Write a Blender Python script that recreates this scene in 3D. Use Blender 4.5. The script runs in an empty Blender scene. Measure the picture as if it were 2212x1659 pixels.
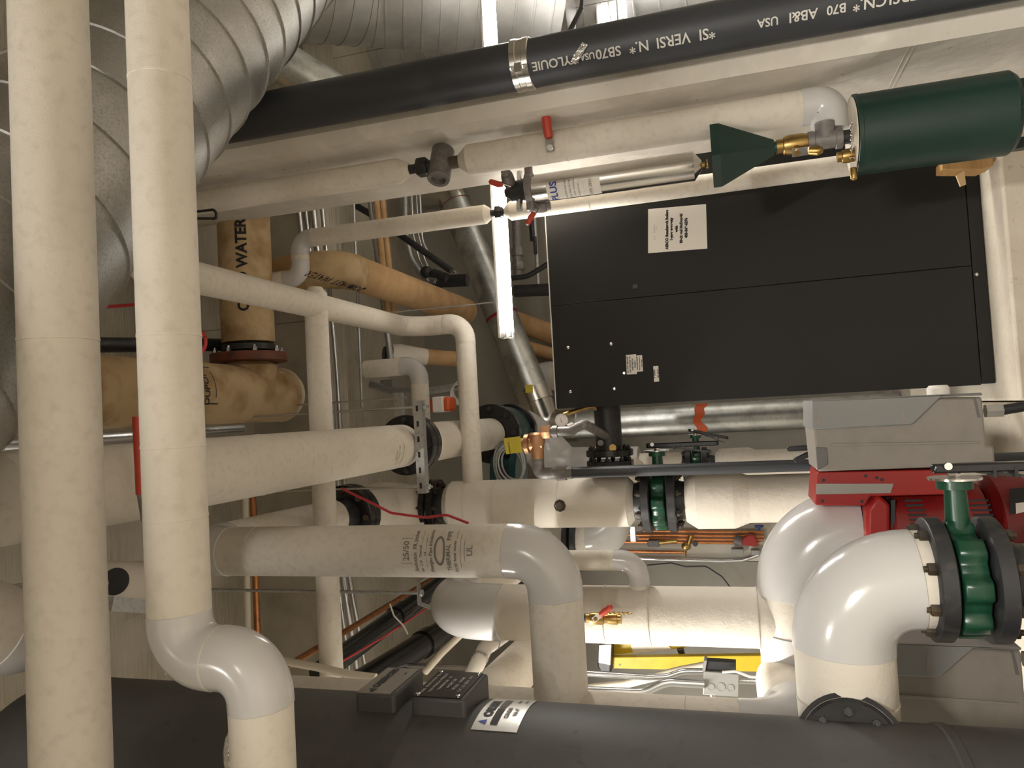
import bpy, math, random
from mathutils import Vector as V, Matrix
random.seed(7)
S = bpy.context.scene
COL = S.collection
PI = math.pi
# ------------------------------------------------------------------ camera geometry
F = 1600.0
CAM = V((0, 0, 1.3))
_u = V((-370.5, -5506, 1600.)).normalized()
_d = V((-39.5, 464, 1600.)); _d = (_d - _u * _d.dot(_u)).normalized()
_r = _d.cross(_u)
FWD = V((_r.z, _d.z, _u.z))

def ray(x, y):
    c = V((1659 - y - 829.5, x - 1106.0, F))
    return V((_r.dot(c), _d.dot(c), _u.dot(c)))
def P(x, y, Y=None, X=None, Z=None):
    """world point seen at photo pixel x,y on one plane of the room"""
    w = ray(x, y)
    if Y is not None: return w * (Y / w.y) + CAM
    if X is not None: return w * (X / w.x) + CAM
    return w * ((Z - CAM.z) / w.z) + CAM
def dep(p): return (V(p) - CAM).dot(FWD)
def rad(w, p, off=0.0):
    """radius of a round thing w photo pixels wide at point p, off = pixels off the axis across it"""
    return w * dep(p) / F / 2 * math.cos(math.atan(off / F))

# ------------------------------------------------------------------ materials
def mat(name, base=(.5, .5, .5), rough=.5, metal=0., noise=None, bump=None, emit=None, wave=None, spec=.5, coat=0.):
    m = bpy.data.materials.new(name); m.use_nodes = True
    nt = m.node_tree; b = nt.nodes['Principled BSDF']
    b.inputs['Base Color'].default_value = (*base, 1)
    b.inputs['Roughness'].default_value = rough
    b.inputs['Metallic'].default_value = metal
    b.inputs['Specular IOR Level'].default_value = spec
    if coat: b.inputs['Coat Weight'].default_value = coat; b.inputs['Coat Roughness'].default_value = .15
    tc = nt.nodes.new('ShaderNodeTexCoord')
    def tex(scale, detail=4, kind='ShaderNodeTexNoise', stretch=None, dist=0):
        n = nt.nodes.new(kind); n.inputs['Scale'].default_value = scale
        if 'Detail' in n.inputs: n.inputs['Detail'].default_value = detail
        if dist and 'Distortion' in n.inputs: n.inputs['Distortion'].default_value = dist
        if stretch:
            mp = nt.nodes.new('ShaderNodeMapping'); mp.inputs['Scale'].default_value = stretch
            nt.links.new(tc.outputs['Object'], mp.inputs['Vector']); nt.links.new(mp.outputs['Vector'], n.inputs['Vector'])
        else: nt.links.new(tc.outputs['Object'], n.inputs['Vector'])
        return n
    if noise:                                    # list of (colour, scale, low, high, stretch, kind)
        last = None
        for (c2, sc, lo, hi, *rest) in noise:
            st = rest[0] if rest else None
            kind = rest[1] if len(rest) > 1 else 'ShaderNodeTexNoise'
            n = tex(sc, 5, kind, st)
            rp = nt.nodes.new('ShaderNodeMapRange'); rp.inputs['From Min'].default_value = lo; rp.inputs['From Max'].default_value = hi
            nt.links.new(n.outputs['Color' if kind.endswith('Voronoi') else 0], rp.inputs['Value'])
            mx = nt.nodes.new('ShaderNodeMix'); mx.data_type = 'RGBA'
            nt.links.new(rp.outputs['Result'], mx.inputs['Factor'])
            if last is None: mx.inputs['A'].default_value = (*base, 1)
            else: nt.links.new(last, mx.inputs['A'])
            mx.inputs['B'].default_value = (*c2, 1)
            last = mx.outputs['Result']
        nt.links.new(last, b.inputs['Base Color'])
    if bump:                                     # list of (scale, strength, distance, stretch)
        prev = None
        for (sc, st, di, *rest) in bump:
            n = tex(sc, 4, stretch=rest[0] if rest else None)
            bp = nt.nodes.new('ShaderNodeBump'); bp.inputs['Strength'].default_value = st; bp.inputs['Distance'].default_value = di
            nt.links.new(n.outputs[0], bp.inputs['Height'])
            if prev: nt.links.new(prev, bp.inputs['Normal'])
            prev = bp.outputs['Normal']
        nt.links.new(prev, b.inputs['Normal'])
    if emit:
        b.inputs['Emission Color'].default_value = (*emit[0], 1); b.inputs['Emission Strength'].default_value = emit[1]
    return m

M = {}
M['canvas'] = mat('canvas jacket', (.64, .59, .51), .85, noise=[((.70, .65, .57), 3, .4, .7), ((.57, .52, .44), 40, .5, .8)],
                  bump=[(260, .25, .002), (14, .35, .006)], spec=.25)
M['canvas2'] = mat('lagged canvas', (.62, .57, .49), .85, noise=[((.68, .63, .55), 4, .4, .7)],
                   bump=[(120, .35, .003), (25, .5, .006)], spec=.25)
M['oldcanvas'] = mat('stained canvas', (.53, .39, .22), .8, noise=[((.26, .15, .055), 5, .45, .7), ((.55, .42, .26), 9, .5, .75)], bump=[(30, .4, .006)], spec=.3)
M['brownjacket'] = mat('brown kraft jacket', (.46, .29, .14), .75, noise=[((.36, .21, .09), 8, .4, .7)], bump=[(40, .2, .003)])
M['pvc'] = mat('white pvc', (.54, .527, .513), .2, bump=[(9, .12, .01)], spec=.5)
M['galv'] = mat('galvanised steel', (.42, .44, .43), .38, 1., noise=[((.62, .64, .62), 60, .3, .8, None, 'ShaderNodeTexVoronoi'), ((.33, .34, .33), 7, .45, .75)], bump=[(6, .1, .01)])
M['galvdull'] = mat('dull galvanised duct', (.42, .41, .385), .42, .9, noise=[((.56, .55, .52), 9, .4, .75), ((.33, .33, .31), 150, .45, .75)], bump=[(4, .15, .01)])
M['galvwhite'] = mat('pale duct sheet', (.50, .50, .49), .5, .7, noise=[((.60, .60, .58), 8, .4, .7)])
M['conduit'] = mat('zinc conduit', (.62, .63, .64), .27, 1.)
M['stainless'] = mat('stainless steel', (.62, .60, .56), .22, 1., bump=[(60, .06, .002, (1, 1, .02))])
M['chrome'] = mat('chrome', (.8, .8, .8), .12, 1.)
M['strut'] = mat('zinc strut', (.50, .51, .51), .45, .9, noise=[((.36, .36, .36), 60, .5, .7)])
M['black'] = mat('black iron', (.022, .022, .024), .42, .0, noise=[((.05, .045, .04), 30, .55, .75)], bump=[(80, .2, .002)])
M['blackgloss'] = mat('black gloss enamel', (.012, .012, .013), .22, bump=[(50, .15, .002)])
M['abs'] = mat('black cast pipe', (.030, .032, .037), .48, bump=[(60, .12, .002)])
M['panel'] = mat('black powdercoat panel', (.013, .0125, .012), .6, bump=[(300, .1, .001)], spec=.3)
M['tankgrey'] = mat('dark grey tank paint', (.062, .060, .057), .55, noise=[((.075, .073, .07), 6, .45, .7), ((.05, .048, .046), 30, .6, .75)], bump=[(120, .1, .001)], spec=.4)
M['green'] = mat('green valve enamel', (.007, .048, .024), .3, bump=[(40, .12, .002)])
M['darkgreen'] = mat('dark green tank paint', (.006, .026, .019), .4, noise=[((.009, .036, .027), 5, .4, .7, (1, 1, .2))])
M['rust'] = mat('rusty steel', (.055, .042, .028), .6, .2, noise=[((.16, .085, .02), 12, .5, .72), ((.015, .013, .011), 6, .45, .65)], bump=[(40, .4, .003)])
M['brownpipe'] = mat('dark bare steel', (.085, .065, .05), .5, .3, noise=[((.14, .10, .07), 16, .5, .7)])
M['brass'] = mat('brass', (.42, .28, .10), .35, 1., noise=[((.24, .15, .05), 30, .5, .75)])
M['bronze'] = mat('bronze casting', (.50, .27, .14), .4, .75, noise=[((.34, .17, .085), 30, .5, .75)])
M['copper'] = mat('copper', (.55, .23, .09), .35, .85, noise=[((.35, .14, .06), 20, .5, .7)])
M['castgrey'] = mat('grey iron fitting', (.19, .175, .165), .5, .4, noise=[((.28, .26, .25), 30, .5, .7)])
M['red'] = mat('red enamel', (.27, .013, .011), .35)
M['darkred'] = mat('dark red enamel', (.17, .008, .007), .4)
M['redvinyl'] = mat('red vinyl grip', (.50, .055, .03), .45)
M['orange'] = mat('orange', (.62, .10, .02), .5)
M['redbrown'] = mat('red oxide iron', (.16, .045, .022), .6, noise=[((.07, .03, .02), 14, .5, .7)])
M['ctrl'] = mat('grey moulded plastic', (.23, .205, .175), .5, noise=[((.20, .178, .15), 14, .45, .75)])
M['ctrllid'] = mat('cool grey moulded plastic', (.20, .198, .187), .45)
M['ctrldark'] = mat('dark grey plastic', (.12, .11, .105), .5)
M['boxgrey'] = mat('light grey enamel box', (.24, .237, .225), .4)
M['paper'] = mat('white paper', (.78, .74, .68), .55)
M['silverlabel'] = mat('silver label', (.62, .61, .58), .35, .55)
M['plate'] = mat('dull metal plate', (.30, .285, .26), .38, .6)
M['ink'] = mat('black ink', (.012, .012, .014), .6)
M['greyink'] = mat('grey ink', (.17, .155, .14), .7)
M['whiteink'] = mat('white stencil paint', (.58, .56, .51), .6)
M['dimink'] = mat('pale engraved print', (.32, .31, .29), .5)
M['blueink'] = mat('blue ink', (.02, .05, .30), .5)
M['yellow'] = mat('yellow fibreglass', (.60, .42, .02), .45, noise=[((.45, .30, .02), 12, .5, .75)])
M['tag'] = mat('yellow tag', (.66, .55, .05), .5)
M['wood'] = mat('tan wood block', (.46, .27, .10), .6, noise=[((.36, .20, .07), 9, .4, .7, (1, 1, 8))])
M['woodlight'] = mat('pale wood chip', (.68, .48, .26), .6)
M['gauge'] = mat('gauge face', (.62, .56, .52), .4)
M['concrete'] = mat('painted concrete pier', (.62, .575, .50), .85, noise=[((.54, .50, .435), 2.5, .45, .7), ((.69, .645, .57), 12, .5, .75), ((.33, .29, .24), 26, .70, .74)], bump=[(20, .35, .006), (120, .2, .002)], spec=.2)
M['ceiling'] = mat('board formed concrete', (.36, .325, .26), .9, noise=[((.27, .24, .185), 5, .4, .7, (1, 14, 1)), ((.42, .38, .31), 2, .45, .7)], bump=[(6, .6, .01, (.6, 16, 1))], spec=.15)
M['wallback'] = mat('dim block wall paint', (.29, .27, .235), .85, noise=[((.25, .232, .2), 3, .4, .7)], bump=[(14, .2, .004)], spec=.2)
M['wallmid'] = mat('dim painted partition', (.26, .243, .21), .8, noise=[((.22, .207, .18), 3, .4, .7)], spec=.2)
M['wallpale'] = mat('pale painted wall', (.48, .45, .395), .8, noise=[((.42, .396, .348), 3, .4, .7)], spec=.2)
M['floor'] = mat('concrete floor', (.35, .31, .255), .7, noise=[((.28, .245, .20), 4, .4, .7), ((.46, .42, .36), 20, .5, .75)], bump=[(40, .2, .002)])
M['pad'] = mat('pale concrete pad', (.62, .56, .46), .8, noise=[((.53, .47, .38), 6, .4, .7), ((.45, .39, .31), 45, .6, .75)], bump=[(60, .3, .003)])
M['tube'] = mat('lit fluorescent tube', (1, 1, 1), .5, emit=((1, .95, .88), 17))
M['reflector'] = mat('white enamel fixture', (.82, .81, .78), .35)
M['cable'] = mat('black cable jacket', (.015, .015, .017), .45)
M['redwire'] = mat('red wire', (.45, .03, .035), .45)
M['whitewire'] = mat('white cable jacket', (.62, .60, .56), .45)
M['creampipe'] = mat('cream conduit', (.60, .545, .44), .6)
M['foil'] = mat('crumpled foil', (.75, .73, .72), .3, 1., bump=[(60, .9, .01)])
M['teal'] = mat('dark teal enamel', (.008, .045, .045), .3)
M['blue'] = mat('blue enamel', (.02, .05, .22), .4)

# ------------------------------------------------------------------ mesh builder
def frame(ax):
    ax = V(ax).normalized()
    h = V((0, 0, 1)) if abs(ax.z) < .9 else V((1, 0, 0))
    a = ax.cross(h).normalized(); return ax, a, ax.cross(a)

class MB:
    def __init__(s): s.v = []; s.f = []
    def ring(s, c, a, b, r, n):
        k = len(s.v)
        for i in range(n):
            t = 2 * PI * i / n; s.v.append(V(c) + a * (r * math.cos(t)) + b * (r * math.sin(t)))
        return k
    def bridge(s, k0, k1, n):
        for i in range(n):
            j = (i + 1) % n; s.f.append((k0 + i, k0 + j, k1 + j, k1 + i))
    def tube(s, pts, r, n=32, cap=True):
        pts = [V(p) for p in pts]
        rs = r if isinstance(r, (list, tuple)) else [r] * len(pts)
        tang = []
        for i in range(len(pts)):
            a = pts[max(i - 1, 0)]; b = pts[min(i + 1, len(pts) - 1)]
            if 0 < i < len(pts) - 1:
                t = (pts[i] - a).normalized() + (b - pts[i]).normalized()
                tang.append(t.normalized() if t.length > 1e-6 else (b - a).normalized())
            else: tang.append((b - a).normalized())
        _, a, b = frame(tang[0]); ks = []
        for i, p in enumerate(pts):
            if i:
                q = tang[i - 1].rotation_difference(tang[i]); a = q @ a; b = q @ b
            ks.append(s.ring(p, a, b, rs[i], n))
        for i in range(len(ks) - 1): s.bridge(ks[i], ks[i + 1], n)
        if cap:
            s.f.append(tuple(range(ks[0] + n - 1, ks[0] - 1, -1))); s.f.append(tuple(range(ks[-1], ks[-1] + n)))
        return s
    def lathe(s, o, ax, prof, n=40, cap=True):
        ax, a, b = frame(ax); o = V(o); ks = [s.ring(o + ax * t, a, b, max(r, 1e-4), n) for t, r in prof]
        for i in range(len(ks) - 1): s.bridge(ks[i], ks[i + 1], n)
        if cap:
            s.f.append(tuple(range(ks[0] + n - 1, ks[0] - 1, -1))); s.f.append(tuple(range(ks[-1], ks[-1] + n)))
        return s
    def box(s, lo, hi, rot=None, piv=None):
        lo = V(lo); hi = V(hi); k = len(s.v)
        for z in (lo.z, hi.z):
            for x, y in ((lo.x, lo.y), (hi.x, lo.y), (hi.x, hi.y), (lo.x, hi.y)):
                p = V((x, y, z))
                if rot is not None:
                    c = V(piv) if piv is not None else (lo + hi) / 2; p = rot @ (p - c) + c
                s.v.append(p)
        for q in ((3, 2, 1, 0), (4, 5, 6, 7), (0, 1, 5, 4), (1, 2, 6, 5), (2, 3, 7, 6), (3, 0, 4, 7)): s.f.append(tuple(k + i for i in q))
        return s
    def prism(s, poly, ext):
        k = len(s.v); n = len(poly); ext = V(ext)
        s.v += [V(p) for p in poly] + [V(p) + ext for p in poly]
        s.f.append(tuple(range(k + n - 1, k - 1, -1))); s.f.append(tuple(range(k + n, k + 2 * n)))
        for i in range(n):
            j = (i + 1) % n; s.f.append((k + i, k + j, k + n + j, k + n + i))
        return s
    def ball(s, c, r, n=16, sc=(1, 1, 1)):
        c = V(c); m = n // 2; k = len(s.v)
        for i in range(m + 1):
            th = PI * i / m
            for j in range(n):
                ph = 2 * PI * j / n
                s.v.append(c + V((r * sc[0] * math.sin(th) * math.cos(ph), r * sc[1] * math.sin(th) * math.sin(ph), r * sc[2] * math.cos(th))))
        for i in range(m): s.bridge(k + (i + 1) * n, k + i * n, n)
        return s
    def bar(s, p0, p1, w, h, up=(0, 0, 1)):
        p0 = V(p0); p1 = V(p1); ax = (p1 - p0).normalized(); up = V(up)
        a = ax.cross(up).normalized(); b = a.cross(ax)
        poly = [p0 + a * (w / 2 * i) + b * (h / 2 * j) for i, j in ((-1, -1), (1, -1), (1, 1), (-1, 1))]
        return s.prism(poly, p1 - p0)
    def build(s, name, m, parent=None, bevel=0, smooth=35, sub=0):
        base = V((0, 0, 0)); q = parent
        while q is not None: base += q.location; q = q.parent
        if parent is None:
            lo = V((min(p.x for p in s.v), min(p.y for p in s.v), min(p.z for p in s.v)))
            hi = V((max(p.x for p in s.v), max(p.y for p in s.v), max(p.z for p in s.v)))
            org = V(((lo.x + hi.x) / 2, (lo.y + hi.y) / 2, lo.z))
        else: org = base
        me = bpy.data.meshes.new(name)
        me.from_pydata([tuple(p - org) for p in s.v], [], s.f); me.update()
        o = bpy.data.objects.new(name, me); COL.objects.link(o)
        if parent is None: o.location = org
        else: o.parent = parent
        me.materials.append(M[m] if isinstance(m, str) else m)
        import bmesh
        bm = bmesh.new(); bm.from_mesh(me); bmesh.ops.remove_doubles(bm, verts=bm.verts, dist=1e-6)
        bmesh.ops.recalc_face_normals(bm, faces=bm.faces); bm.to_mesh(me); bm.free()
        if smooth:
            me.shade_smooth(); me.set_sharp_from_angle(angle=math.radians(smooth))
        if bevel:
            md = o.modifiers.new('Bevel', 'BEVEL'); md.width = bevel; md.segments = 2; md.limit_method = 'ANGLE'; md.angle_limit = math.radians(40)
        return o

def tag(o, label=None, cat=None, group=None, kind=None):
    if label: o['label'] = label
    if cat: o['category'] = cat
    if group: o['group'] = group
    if kind: o['kind'] = kind
    return o
def thing(name, label, cat, loc, group=None):
    o = bpy.data.objects.new(name, None); COL.objects.link(o); o.location = V(loc); o.empty_display_size = .05
    return tag(o, label, cat, group)
def struct(name, mb, m, bevel=0):
    return tag(mb.build(name, m, None, bevel), kind='structure')
def copy_tree(o, parent=None):
    c = o.copy(); COL.objects.link(c)
    if parent is not None: c.parent = parent
    for ch in list(o.children): copy_tree(ch, c)
    return c

# text ------------------------------------------------------------
def text_mesh(body, size, place, m, parent, name='lettering', bold=0.0, dense=0):
    cu = bpy.data.curves.new('t', 'FONT'); cu.body = body; cu.size = size; cu.align_x = 'CENTER'; cu.align_y = 'CENTER'
    cu.offset = bold; cu.resolution_u = 3
    ob = bpy.data.objects.new('t', cu)
    me = bpy.data.meshes.new_from_object(ob)
    mb = MB()
    mb.v = [V(place(v.co.x, v.co.y)) for v in me.vertices]; mb.f = [tuple(p.vertices) for p in me.polygons]
    bpy.data.objects.remove(ob); bpy.data.curves.remove(cu); bpy.data.meshes.remove(me)
    return mb
def flat(o, ex, ey, off=.0012):
    o = V(o); ex = V(ex).normalized(); ey = V(ey).normalized(); n = ex.cross(ey)
    return lambda x, y: o + ex * x + ey * y + n * off
def wrap(o, ax, out, r, off=.0015):
    """on a cylinder: text x runs round it, y runs along -ax (so ax is 'down'); out = direction of the text's middle"""
    o = V(o); ax = V(ax).normalized(); out = V(out); out = (out - ax * out.dot(ax)).normalized(); side = out.cross(ax)
    def f(x, y):
        t = x / r; return o - ax * y + (out * math.cos(t) + side * math.sin(t)) * (r + off)
    return f
def along(o, ax, out, r, off=.0015, flip=1):
    """on a cylinder: text x runs along ax, y round it"""
    o = V(o); ax = V(ax).normalized(); out = V(out); out = (out - ax * out.dot(ax)).normalized(); side = out.cross(ax) * flip
    def f(x, y):
        t = y / r; return o + ax * x + (out * math.cos(t) + side * math.sin(t)) * (r + off)
    return f
def letter(parent, lines, mp, m, name='lettering', bold=0.):
    """several lines (text, size, dx, dy) as one printed part"""
    mb = MB()
    for (t, size, dx, dy) in lines:
        q = text_mesh(t, size, lambda x, y: mp(x + dx, y + dy), m, parent, bold=bold)
        k = len(mb.v); mb.v += q.v; mb.f += [tuple(i + k for i in f) for f in q.f]
    return mb.build(name, m, parent, smooth=0)

# pipes -----------------------------------------------------------
def arcs(pts, br):
    """split a polyline into straight runs and rounded corners"""
    pts = [V(p) for p in pts]; out = []; start = pts[0]
    for i in range(1, len(pts) - 1):
        a = (pts[i - 1] - pts[i]).normalized(); b = (pts[i + 1] - pts[i]).normalized()
        ang = a.angle(b); R = br[i - 1] if isinstance(br, (list, tuple)) else br
        tl = R / math.tan(ang / 2); p0 = pts[i] + a * tl; p1 = pts[i] + b * tl
        c = pts[i] + (a + b).normalized() * (R / math.sin(ang / 2))
        n = 14; va = p0 - c; vb = p1 - c; tot = va.angle(vb); axis = va.cross(vb).normalized()
        arc = [c + Matrix.Rotation(tot * k / n, 3, axis) @ va for k in range(n + 1)]
        out.append(('s', [start, p0])); out.append(('a', arc)); start = p1
    out.append(('s', [start, pts[-1]])); return out
def rounded(pts, br, n=None):
    r = []
    for k, s in arcs(pts, br): r += s if not r else s[(0 if (s[0] - r[-1]).length > 1e-5 else 1):]
    return r
def jacket(mb, p0, p1, r, seams=(), taper0=0, taper1=0, tl=.03, n=40):
    p0 = V(p0); p1 = V(p1); L = (p1 - p0).length; ax = (p1 - p0).normalized()
    prof = [(0, r * (.985 if not taper0 else taper0))]
    if taper0: prof += [(tl, r)]
    else: prof += [(.004, r)]
    for s in sorted(seams):
        t = s * L; prof += [(t - .004, r), (t - .002, r * 1.012), (t + .004, r * 1.012), (t + .0045, r * .985), (t + .007, r)]
    if taper1: prof += [(L - tl, r), (L, r * taper1)]
    else: prof += [(L - .004, r), (L, r * .985)]
    return mb.lathe(p0, ax, prof, n)
def pipe(name, label, cat, pts, r, br=.1, jm='canvas', em='pvc', seams={}, tap=(0, 0), group=None, ew=1.025, jname='insulation_jacket', ename='elbow_cover', ext=.025, root=None, n=40):
    t = root or thing(name, label, cat, pts[0], group)
    k = 0
    for kind, s in arcs(pts, br):
        if kind == 's':
            if (s[1] - s[0]).length < .002: k += 1; continue
            mb = MB(); first = k == 0
            jacket(mb, s[0], s[1], r, seams.get(k, ()), tap[0] if first else 0, 0, n=n)
            mb.build(jname, jm, t); k += 1
        else:
            d0 = (s[0] - s[1]).normalized(); d1 = (s[-1] - s[-2]).normalized()
            q = [s[0] + d0 * (ext + .002), s[0] + d0 * ext] + s + [s[-1] + d1 * ext, s[-1] + d1 * (ext + .002)]
            MB().tube(q, [r * .99] + [r * ew] * (len(q) - 2) + [r * .99], n).build(ename, em, t)
    return t
def hexnut(mb, c, ax, r, h): return mb.lathe(V(c) - V(ax).normalized() * h / 2, ax, [(0, r * .93), (h * .12, r), (h * .88, r), (h, r * .93)], 6)
def bolts(parent, c, ax, R, n, r, h, m='black', name='bolt', ph=0.):
    ax_, a, b = frame(ax)
    for i in range(n):
        t = 2 * PI * (i + ph) / n; q = V(c) + a * (R * math.cos(t)) + b * (R * math.sin(t))
        mb = MB(); hexnut(mb, q, ax, r, h); mb.lathe(q - ax_ * h * .9, ax, [(0, r * .5), (h * 1.8, r * .5)], 8)
        mb.build(name, m, parent)
def disc(mb, c, ax, r, h, n=48, ri=0):
    ax_ = V(ax).normalized(); c = V(c)
    return mb.lathe(c - ax_ * h / 2, ax, [(0, r * .97), (h * .08, r), (h * .92, r), (h, r * .97)], n)
X_, Y_, Z_ = V((1, 0, 0)), V((0, 1, 0)), V((0, 0, 1))
def simple(name, label, cat, mb, m, group=None, bevel=0): return tag(mb.build(name, m, None, bevel), label, cat, group)

# ================================================================== the room
struct('floor', MB().box((-4, -3, -.1), (5, 8, 0)), 'floor')
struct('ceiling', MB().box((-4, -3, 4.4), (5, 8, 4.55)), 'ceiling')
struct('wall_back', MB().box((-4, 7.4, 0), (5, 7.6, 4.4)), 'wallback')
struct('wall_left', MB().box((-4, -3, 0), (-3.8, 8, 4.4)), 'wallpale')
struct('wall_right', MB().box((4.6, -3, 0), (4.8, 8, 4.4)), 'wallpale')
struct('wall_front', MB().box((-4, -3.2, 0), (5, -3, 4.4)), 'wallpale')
# concrete pier on the right: chamfered near corner
PX0, PYN, PYF, CH = 1.12, 2.6, 3.40, .042
pr = P(1400, 24, Y=PYN).x
poly = [(PX0, PYF), (PX0, PYN + CH), (PX0 + CH, PYN), (pr - .02, PYN), (pr, PYN + .02), (pr, PYF)]
struct('wall_pier', MB().prism([V((x, y, 0)) for x, y in poly], (0, 0, 4.4)), 'concrete')
m_ = MB()
for x in (1985, 1997):
    z = P(x, 60, X=PX0).z; m_.box((PX0 - .0015, PYN + CH, z - .002), (PX0 + .01, PYF, z + .002)); m_.box((PX0 + CH, PYN - .0015, z + .03), (pr - .03, PYN + .01, z + .034))
struct('trim_1', m_, 'concrete')
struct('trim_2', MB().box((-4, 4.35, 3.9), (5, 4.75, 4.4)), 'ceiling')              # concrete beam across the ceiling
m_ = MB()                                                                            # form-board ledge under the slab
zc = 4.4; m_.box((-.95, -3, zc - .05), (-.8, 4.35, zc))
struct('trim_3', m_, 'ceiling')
# boiler pad and pump pads
bz = .155
struct('floor_pad_boiler', MB().box((-.06, 3.5, 0), (1.9, 5.4, bz)), 'pad', .012)
struct('floor_pad_pump', MB().box((-1.35, 2.36, .1), (-.75, 2.95, .15)), 'pad', .01)
struct('floor_pad_pumps', MB().box((-1.6, 2.35, 0), (-.07, 5.0, .10)), 'pad', .012)

# ------------------------------------------------------------------ strip lights
def strip_light(label, x0, x1, y, z, group='fluorescent strip lights', along_y=False, power=None, color=(1, .97, .92)):
    L = x1 - x0; c = V(((x0 + x1) / 2, y, z))
    t = thing('strip_light', label, 'light', c, group)
    D, W = (Y_, X_) if along_y else (X_, Y_)
    def bb(a0, a1, w0, w1, z0, z1, m):
        lo = c + D * a0 + W * w0 + Z_ * z0; hi = c + D * a1 + W * w1 + Z_ * z1; m.box([min(lo[i], hi[i]) for i in range(3)], [max(lo[i], hi[i]) for i in range(3)])
    m = MB(); bb(-L / 2, L / 2, -.045, .045, .034, .05, m); m.build('housing', 'reflector', t, .004)
    m = MB()
    for sgn in (-1, 1):
        q = [c + D * (-L / 2) + W * (sgn * w) + Z_ * zz for w, zz in ((.0, .035), (.0, .031), (.062, -.004), (.064, -.004))]; m.prism(q, D * L)
    m.build('reflector', 'reflector', t)
    for sgn in (-1, 1):
        MB().tube([c + D * (-L / 2 + .03) + W * (sgn * .030), c + D * (L / 2 - .03) + W * (sgn * .030)], .0185, 16).build('fluorescent_tube', 'tube', t)
        for e in (-1, 1):
            m = MB(); bb(e * (L / 2 - .016) - .014, e * (L / 2 - .016) + .014, sgn * .024 - .014, sgn * .024 + .014, -.02, .033, m); m.build('lamp_holder', 'reflector', t)
    for e in (-1, 1):
        p = c + D * (e * (L / 2 - .2)); MB().tube([p + Z_ * .049, V((p.x, p.y, 4.4))], .004, 8).build('hanger_rod', 'conduit', t)
    if power:
        ld = bpy.data.lights.new('strip_light_glow', 'AREA'); ld.shape = 'RECTANGLE'; ld.size = L * .95; ld.size_y = .09; ld.energy = power; ld.color = color
        lo = bpy.data.objects.new('strip_light_glow', ld); COL.objects.link(lo); lo.location = c + Z_ * -.02
        lo.rotation_euler = (0, 0, PI / 2 if along_y else 0)
    return t
LX0 = P(1100, 730, Y=3.80); LZ = LX0.z
WARM = (1, .965, .90)
strip_light('lit fluorescent strip hanging above the black boiler, left of the pier', LX0.x, LX0.x + 1.22, 3.80, LZ, power=20, color=(1, .95, .88))
strip_light('lit fluorescent strip past the right edge of the pier, cut by the frame', LX0.x + 1.27, LX0.x + 2.49, 3.80, LZ, power=18, color=(1, .95, .88))
strip_light('far lit fluorescent strip right of the pier beside the hanging unit heater', P(1303, 60, Y=6.4).x, P(1303, 60, Y=6.4).x + 1.22, 6.4, P(1303, 60, Y=6.4).z, power=20)
def side_strip(x, y0, y1, z, power, label):
    t = strip_light(label, -(y1 - y0) / 2, (y1 - y0) / 2, 0, 0, along_y=True)
    d = V((x, (y0 + y1) / 2, z)) - t.location; t.location = t.location + d
    for ch in t.children:
        if ch.name.startswith('hanger_rod'):
            me = ch.data
            zt = 4.4 - z
            for v in me.vertices:
                if v.co.z > 1: v.co.z = zt
    ld = bpy.data.lights.new('strip_light_glow', 'AREA'); ld.shape = 'RECTANGLE'; ld.size = .09; ld.size_y = (y1 - y0) * .95; ld.energy = power; ld.color = WARM
    lo = bpy.data.objects.new('strip_light_glow', ld); COL.objects.link(lo); lo.location = (x, (y0 + y1) / 2, z - .02)
side_strip(-1.9, 2.2, 3.45, 2.6, 46, 'fluorescent strip over the aisle left of the grey tank')
side_strip(-.7, -.9, .35, 3.4, 50, 'fluorescent strip overhead behind the viewpoint on the left')
side_strip(.35, -1.9, -.65, 2.25, 85, 'added unseen fill strip behind the viewpoint on the right')  # added fill, brightens pipe undersides and the pier from behind the camera
side_strip(-2.9, 4.4, 5.65, 2.75, 16, 'added unseen fill strip far back on the left')  # added out of view to lift the dark background from the left

W_ = bpy.data.worlds.new('World'); S.world = W_; W_.use_nodes = True
W_.node_tree.nodes['Background'].inputs[0].default_value = (1, .88, .72, 1); W_.node_tree.nodes['Background'].inputs[1].default_value = .02

cd = bpy.data.cameras.new('camera'); cam = bpy.data.objects.new('camera', cd); COL.objects.link(cam); S.camera = cam
cd.sensor_fit = 'HORIZONTAL'; cd.sensor_width = 36.0; cd.lens = F / 2212 * 36.0; cd.clip_start = .02
xr = V((_r.y, _d.y, _u.y)); yu = V((_r.x, _d.x, _u.x)); zb = -FWD
mw = Matrix(((xr.x, yu.x, zb.x, CAM.x), (xr.y, yu.y, zb.y, CAM.y), (xr.z, yu.z, zb.z, CAM.z), (0, 0, 0, 1)))
cam.matrix_world = mw
S.view_settings.view_transform = 'Standard'; S.view_settings.look = 'None'; S.view_settings.exposure = 1.12; S.view_settings.gamma = 1.0
S.view_settings.use_curve_mapping = False
S.cycles.use_denoising = True
S.cycles.max_bounces = 8; S.cycles.diffuse_bounces = 5; S.cycles.glossy_bounces = 4
S.cycles.sample_clamp_indirect = 6

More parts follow.
